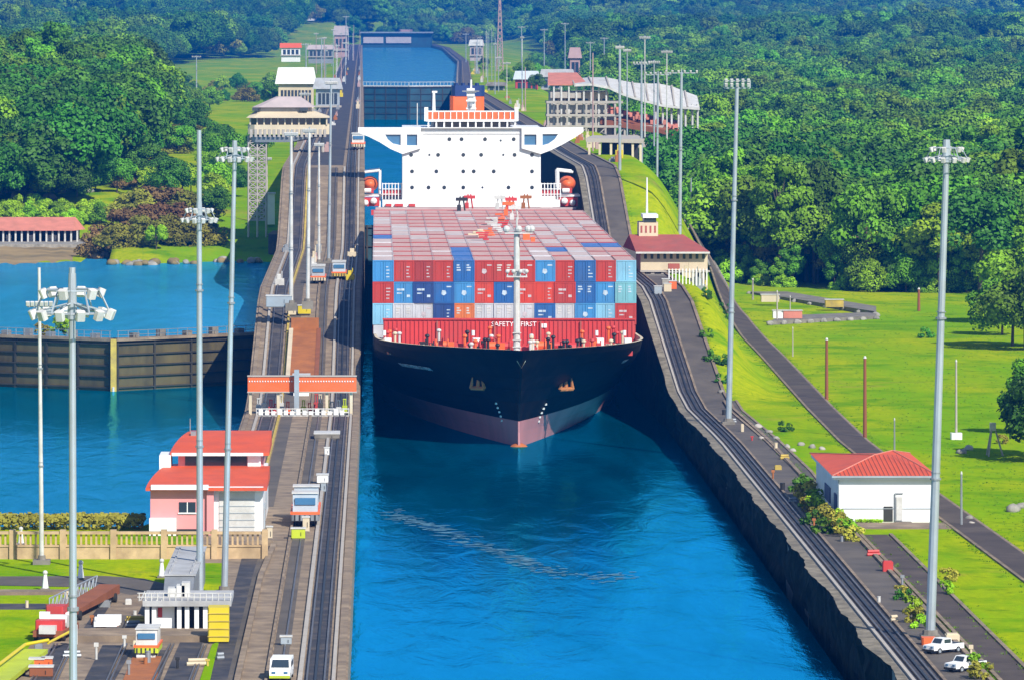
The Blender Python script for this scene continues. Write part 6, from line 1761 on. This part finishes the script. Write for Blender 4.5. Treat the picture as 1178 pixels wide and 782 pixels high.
# ------------------------------------------------------------------ left shore
sp = empty('shore_pavilion', (XAT(45, 1052), 1052, 7.2), 'long open pavilion with salmon tiled roof on the left shore', 'building'); spp = under(sp)
LD = 1052.0
xa, xb = XAT(-60, LD), XAT(94, LD)
z = ZAT(265.5, LD); zr = ZAT(250, LD + 6)
m = MB(); m.prism_x([(LD - 1, z), (LD + 13, z), (LD + 6, zr)], xa, xb - 1.5); m.add([(xb - 1.5, LD - 1, z), (xb - 1.5, LD + 13, z), (xb - 1.5, LD + 6, zr), (xb + .4, LD + 6, z)], [(0, 3, 2), (3, 1, 2)]); spp(m, 'roof', M['salmon_roof'])
spp(MB().box(xa, xb - 1, LD + 6, LD + 12, 7, z - .004), 'dark_rear_wall', M['dark_gap'])
m = MB()
for i in range(22): x = lerp(xa, xb - .8, i / 21); m.box(x - .16, x + .16, LD - .4, LD, 7.1, z - .01)
spp(m, 'column', M['lamp_white'])
for px in (10, 36, 56, 62): spp(MB().box(XAT(px, LD + 3) - .5, XAT(px, LD + 3) + .5, LD + 3, LD + 4, 7.15, 8.3), 'table', M['white_paint'])
o = MB().box(XAT(-70, 1042), XAT(112, 1042), 1040, 1062, 4, 7.2).build('shore_wall', M['stone']); tag(o, 'grey stone retaining wall below the shore pavilion', 'retaining wall')
m = MB(); n1, n2 = 30, 14; rows = []
for j in range(n2 + 1):
    row = []
    for i in range(n1 + 1):
        px = lerp(-60, 118, i / n1); D = lerp(972, 1041, j / n2); t = i / n1
        edge = 984 + 26 * t ** 3 + 6 * noise.noise(Vector((px * .05, 0, 4)))
        row.append((XAT(px, D), D, 6.0 + (D - edge) * .013 + .2 * noise.noise(Vector((px * .09, D * .05, 1)))))
    rows.append(row)
for a, c in zip(rows, rows[1:]): m.strip(a, c)
tag(m.build('mud_bank', M['mud'], smooth=True), kind='structure')
r_ = random.Random(14)
for i in range(30):
    px = r_.uniform(108, 300); D = shore(XAT(px, 990)) - r_.uniform(-3, 3); r = r_.uniform(.5, 1.1)
    o = MB().rock((0, 0, 0), r, i + 40).build('rock', M['stone'] if i % 2 else M['mud'], smooth=True); o.location = (XAT(px, D), D, 6.0 + r_.uniform(0, .5)); tag(o, 'brown rock at the water line of the left basin', 'rock', 'rocks along the left shore')
for i in range(16):
    px = r_.uniform(-5, 110); D = 1112 + r_.uniform(-8, 12); r = r_.uniform(.8, 1.6)
    X = XAT(px, D); o = MB().rock((0, 0, 0), r, i + 90).build('boulder', M['stone'], smooth=True); o.location = (X, D, ground_z(X, D) + .3); tag(o, 'grey boulder in the rubble above the shore pavilion', 'rock', 'boulders above the shore pavilion')
# trees and bushes on the left shore: olive and brown crowns round the inlet
SH = [(122, 1012, 'brown', .75), (138, 1006, 'olive', .7), (152, 1018, 'brown', .85), (168, 1008, 'olive', .8), (184, 1022, 'brown', .9), (198, 1010, 'olive', .8), (212, 1020, 'brown', .8), (226, 1012, 'olive', .75), (240, 1018, 'olive', .65), (160, 1040, 'olive', .9), (190, 1046, 'brown', .9), (216, 1044, 'olive', .85), (130, 1036, 'brown', .8), (250, 1042, 'deep', .45), (180, 1000, 'lime', .35)]
KN2 = dict(KN, brown='brownish spreading', olive='olive-green spreading')
for i, (px, D, k, sc) in enumerate(SH):
    lb = {'brown': 'brownish spreading tree in the clump on the left shore', 'olive': 'olive-green spreading tree in the clump on the left shore', 'deep': 'small dark bushy tree at the right end of the shore clump', 'lime': 'small vivid green tree at the front of the shore clump'}[k]
    X = XAT(px, D); tree(k, X, D, sc, lb, 'trees of the clump on the left shore', i=i, z=max(6.3, ground_z(X, D)) - (2.4 if k in ('brown', 'olive') else 0))
for i in range(24):
    px = -4 + i * 5.2 + r_.uniform(-2, 2); D = 1082 + r_.uniform(-6, 6); X = XAT(px, D)
    tree('lime', X, D, r_.uniform(.34, .5), 'low bright green tree in the row behind the shore pavilion', 'bright trees behind the shore pavilion', i=i, z=ground_z(X, D) - 1.5)
for i in range(26):
    px = r_.uniform(0, 285); D = r_.uniform(1100, 1140) if px < 190 else r_.uniform(1060, 1110); X = XAT(px, D)
    if 255 < px and D < 1100: continue
    k = r_.choice(['olive', 'brown', 'lime', 'broad', 'deep']); tree(k, X, D, r_.uniform(.4, .7), {'olive': 'olive', 'brown': 'brownish', 'lime': 'bright green', 'broad': 'mid-green', 'deep': 'dark green'}[k] + ' low tree at the foot of the left wooded slope', 'low trees at the foot of the left slope', i=i, z=ground_z(X, D) - 1)
# undergrowth that closes the edge of the right wood, and the big bushes at the right of the frame
for i in range(46):
    t = i / 45; D = lerp(918, 1010, (t * 3) % 1); X = forest_right(D) - 2.5 + r_.uniform(-1.5, 3)
    tree('tall' if i % 2 else 'lime', X, D, r_.uniform(.32, .55), 'low leafy bush at the foot of the right wood edge', 'bushes along the right wood edge', i=i, name='bush', z=ground_z(X, D) - 2.2)
for i in range(60):
    px = 812 + i * 6.2 + r_.uniform(-3, 3); D = 926 + r_.uniform(-3, 8); X = XAT(px, D)
    if X < 79: continue
    tree(['tall', 'broad', 'deep', 'lime'][i % 4], X, D, r_.uniform(.35, .7), 'low leafy bush at the foot of the right wood edge', 'bushes along the right wood edge', i=i, name='bush', z=ground_z(X, D) - 2.5)
for i, (px, py, k, sc, lb) in enumerate(((1184, 524, 'tall', .62, 'dark rounded bush at the right edge of the lawn, left of its neighbour'), (1204, 530, 'deep', .8, 'dark tall bush cut by the right edge of the picture, nearer'), (1192, 500, 'tall', .6, 'dark bush behind the other two at the right edge'), (1164, 398, 'broad', .85, 'bushy green tree at the right edge, above the dark bushes'), (1152, 385, 'lime', .7, 'brighter green tree left of the tree at right edge'), (1180, 402, 'broad', .95, 'green tree cut by the right picture edge'), (1172, 372, 'broad', 1.0, 'tall green tree behind the right edge trees'))):
    p = gpt(px, py); tree(k, p.x, p.y, sc, lb, i=i, z=p.z - 3 * sc)

# trees scattered over the grass beside the upper chambers
for i in range(70):
    D = r_.uniform(1120, 2300); px = r_.uniform(196, 330); X = XAT(px, D)
    if X > -24 or (150 < ZAT(0, D) and False): continue
    y = 20 + (49 - ground_z(X, D)) * 6500 / D
    if 60 < y < 84 or 128 < y < 168 and px > 222: continue
    k = r_.choice(['deep', 'broad', 'olive', 'broad', 'lime']); tree(k, X, D, r_.uniform(.35, .75), {'deep': 'dark green', 'broad': 'mid-green', 'olive': 'olive', 'lime': 'bright green'}[k] + ' tree on the grass left of the upper chambers', 'trees left of the upper chambers', i=i, z=ground_z(X, D) - 1.5)
for i in range(60):
    D = r_.uniform(1800, 3400); px = r_.uniform(556, 660); X = XAT(px, D)
    y = 20 + (49 - ground_z(X, D)) * 6500 / D
    if X < x_right(D) + 12 or (px < 604 and 60 < y < 95 and px > 562): continue
    k = r_.choice(['deep', 'broad', 'olive', 'broad', 'lime']); tree(k, X, D, r_.uniform(.4, .8), {'deep': 'dark green', 'broad': 'mid-green', 'olive': 'olive', 'lime': 'bright green'}[k] + ' tree on the grass right of the upper waterway', 'trees right of the upper waterway', i=i, z=ground_z(X, D) - 1.5)

# weeds and tufts along the kerbs: nobody could count them
r_ = random.Random(31); m = MB()
def tuft(X, D, z, h):
    for k in range(7):
        a = r_.uniform(0, 6.28); l = h * r_.uniform(.6, 1.2); d = Vector((math.cos(a), math.sin(a), 0)); w = Vector((-d.y, d.x, 0)) * .035
        p = Vector((X, D, z)) + d * r_.uniform(0, .25); m.add([p - w, p + w, p + d * l * .5 + Vector((0, 0, l))], [(0, 1, 2)])
for i in range(4200):
    D = r_.uniform(375, 900) ** 1.0; c = r_.random()
    X = {0: 50.2, 1: 53.9, 2: 42.2, 3: 44.9, 4: x_right(D) + 6.7}[int(c * 5)] + r_.gauss(0, .35)
    if c * 5 < 2: X += pl(D, [(380, 1.8), (500, 0), (560, -1.2), (640, -1.2), (800, .8), (900, 2.2)])
    if 2 <= c * 5 < 4 and D > 492: continue
    z = ground_z(X, D); 
    if z < 0: z = wall_top(D)
    tuft(X, D, z, r_.uniform(.07, .2))
for i in range(2600):
    D = r_.uniform(400, 930); X = r_.uniform(55, .1145 * D + 3)
    if X > 55: tuft(X, D, ground_z(X, D), r_.uniform(.06, .16))
o = m.build('weeds', M['weed'], fix=False); tag(o, 'weeds and tufts of grass along kerbs and lawn', 'weeds', kind='stuff')
# foam and scum drifting in front of the bow
m = MB()
fp_ = [(446, 588), (480, 602), (515, 612), (550, 628), (585, 640), (610, 648), (640, 658), (690, 664), (725, 662)]
for i in range(300):
    t = r_.random() * (len(fp_) - 1); k = min(int(t), len(fp_) - 2); px = lerp(fp_[k][0], fp_[k + 1][0], t - k) + r_.gauss(0, 8); py = lerp(fp_[k][1], fp_[k + 1][1], t - k) + r_.gauss(0, 2.5)
    p = P(px, py, 0); a = r_.uniform(.15, .9) * (1 if t < 5 else .6); b2 = r_.uniform(.10, .35); n = 9
    m.add([(p.x + a * r_.uniform(.6, 1.3) * math.cos(6.283 * j / n), p.y + b2 * r_.uniform(.6, 1.3) * math.sin(6.283 * j / n), .02 + .0001 * i) for j in range(n)], [tuple(range(n))])
o = m.build('foam', M['foam_scum'] if 'foam_scum' in M else M['foam'], fix=False); tag(o, 'broken line of pale foam drifting on the water ahead of the bow', 'foam', kind='stuff')

# odds and ends lying about the yard and along the right track
ON = {'lamp_white': 'white', 'cream': 'cream', 'rust_panel': 'rust-brown', 'red_paint': 'red', 'steel_grey': 'grey', 'kerb_yellow': 'dull yellow', 'black_iron': 'black'}
for i in range(64):
    if i < 44: px, py, zz, wh_ = r_.uniform(30, 255), r_.choice((r_.uniform(686, 727), r_.uniform(740, 778))), 4.0, 'in the lower left yard'
    else:
        D = lerp(395, 640, (i - 44) / 19); X = x_right(D) + r_.choice((3.2, 6.2, 4.6)); px, py, zz, wh_ = 434 + X * FPX / D, 20 + 45 * FPX / D, 4.0, 'beside the right tow track'
    p = P(px, py, zz); mt = r_.choice(list(ON)); w, h = r_.uniform(.15, .5), r_.uniform(.25, .8)
    if 158 < px < 268 and 680 < py < 730: continue
    m = MB()
    st = i % 4
    if st == 0: m.tube((0, 0, 0), (0, 0, h * 1.6), .09, n=6); m.box(-.16, .16, -.1, .1, h * 1.3, h * 1.7)
    elif st == 1: m.box(-w, w, -w, w, 0, h, bev=.05); m.box(-w * .8, w * .8, -w * .8, w * .8, h, h + .08)
    elif st == 2: m.tube((-w * 1.6, 0, .14), (w * 1.6, .3, .14), .14, n=8); m.tube((-w * 1.4, .35, .14), (w * 1.5, .6, .14), .14, n=8); m.tube((-w * 1.4, .2, .38), (w * 1.4, .45, .38), .13, n=8)
    else: m.tube((0, 0, 0), (0, 0, h), w * .6, n=12); m.tube((0, 0, h), (0, 0, h + .06), w * .66, n=12)
    nm = ('sign_post', 'tool_box', 'pipe_stack', 'drum')[st]
    o = m.build(nm, M[mt]); o.location = p
    tag(o, f'small {ON[mt]} {nm.replace("_", " ")} standing {wh_}', nm.replace('_', ' '), 'odds and ends ' + wh_)
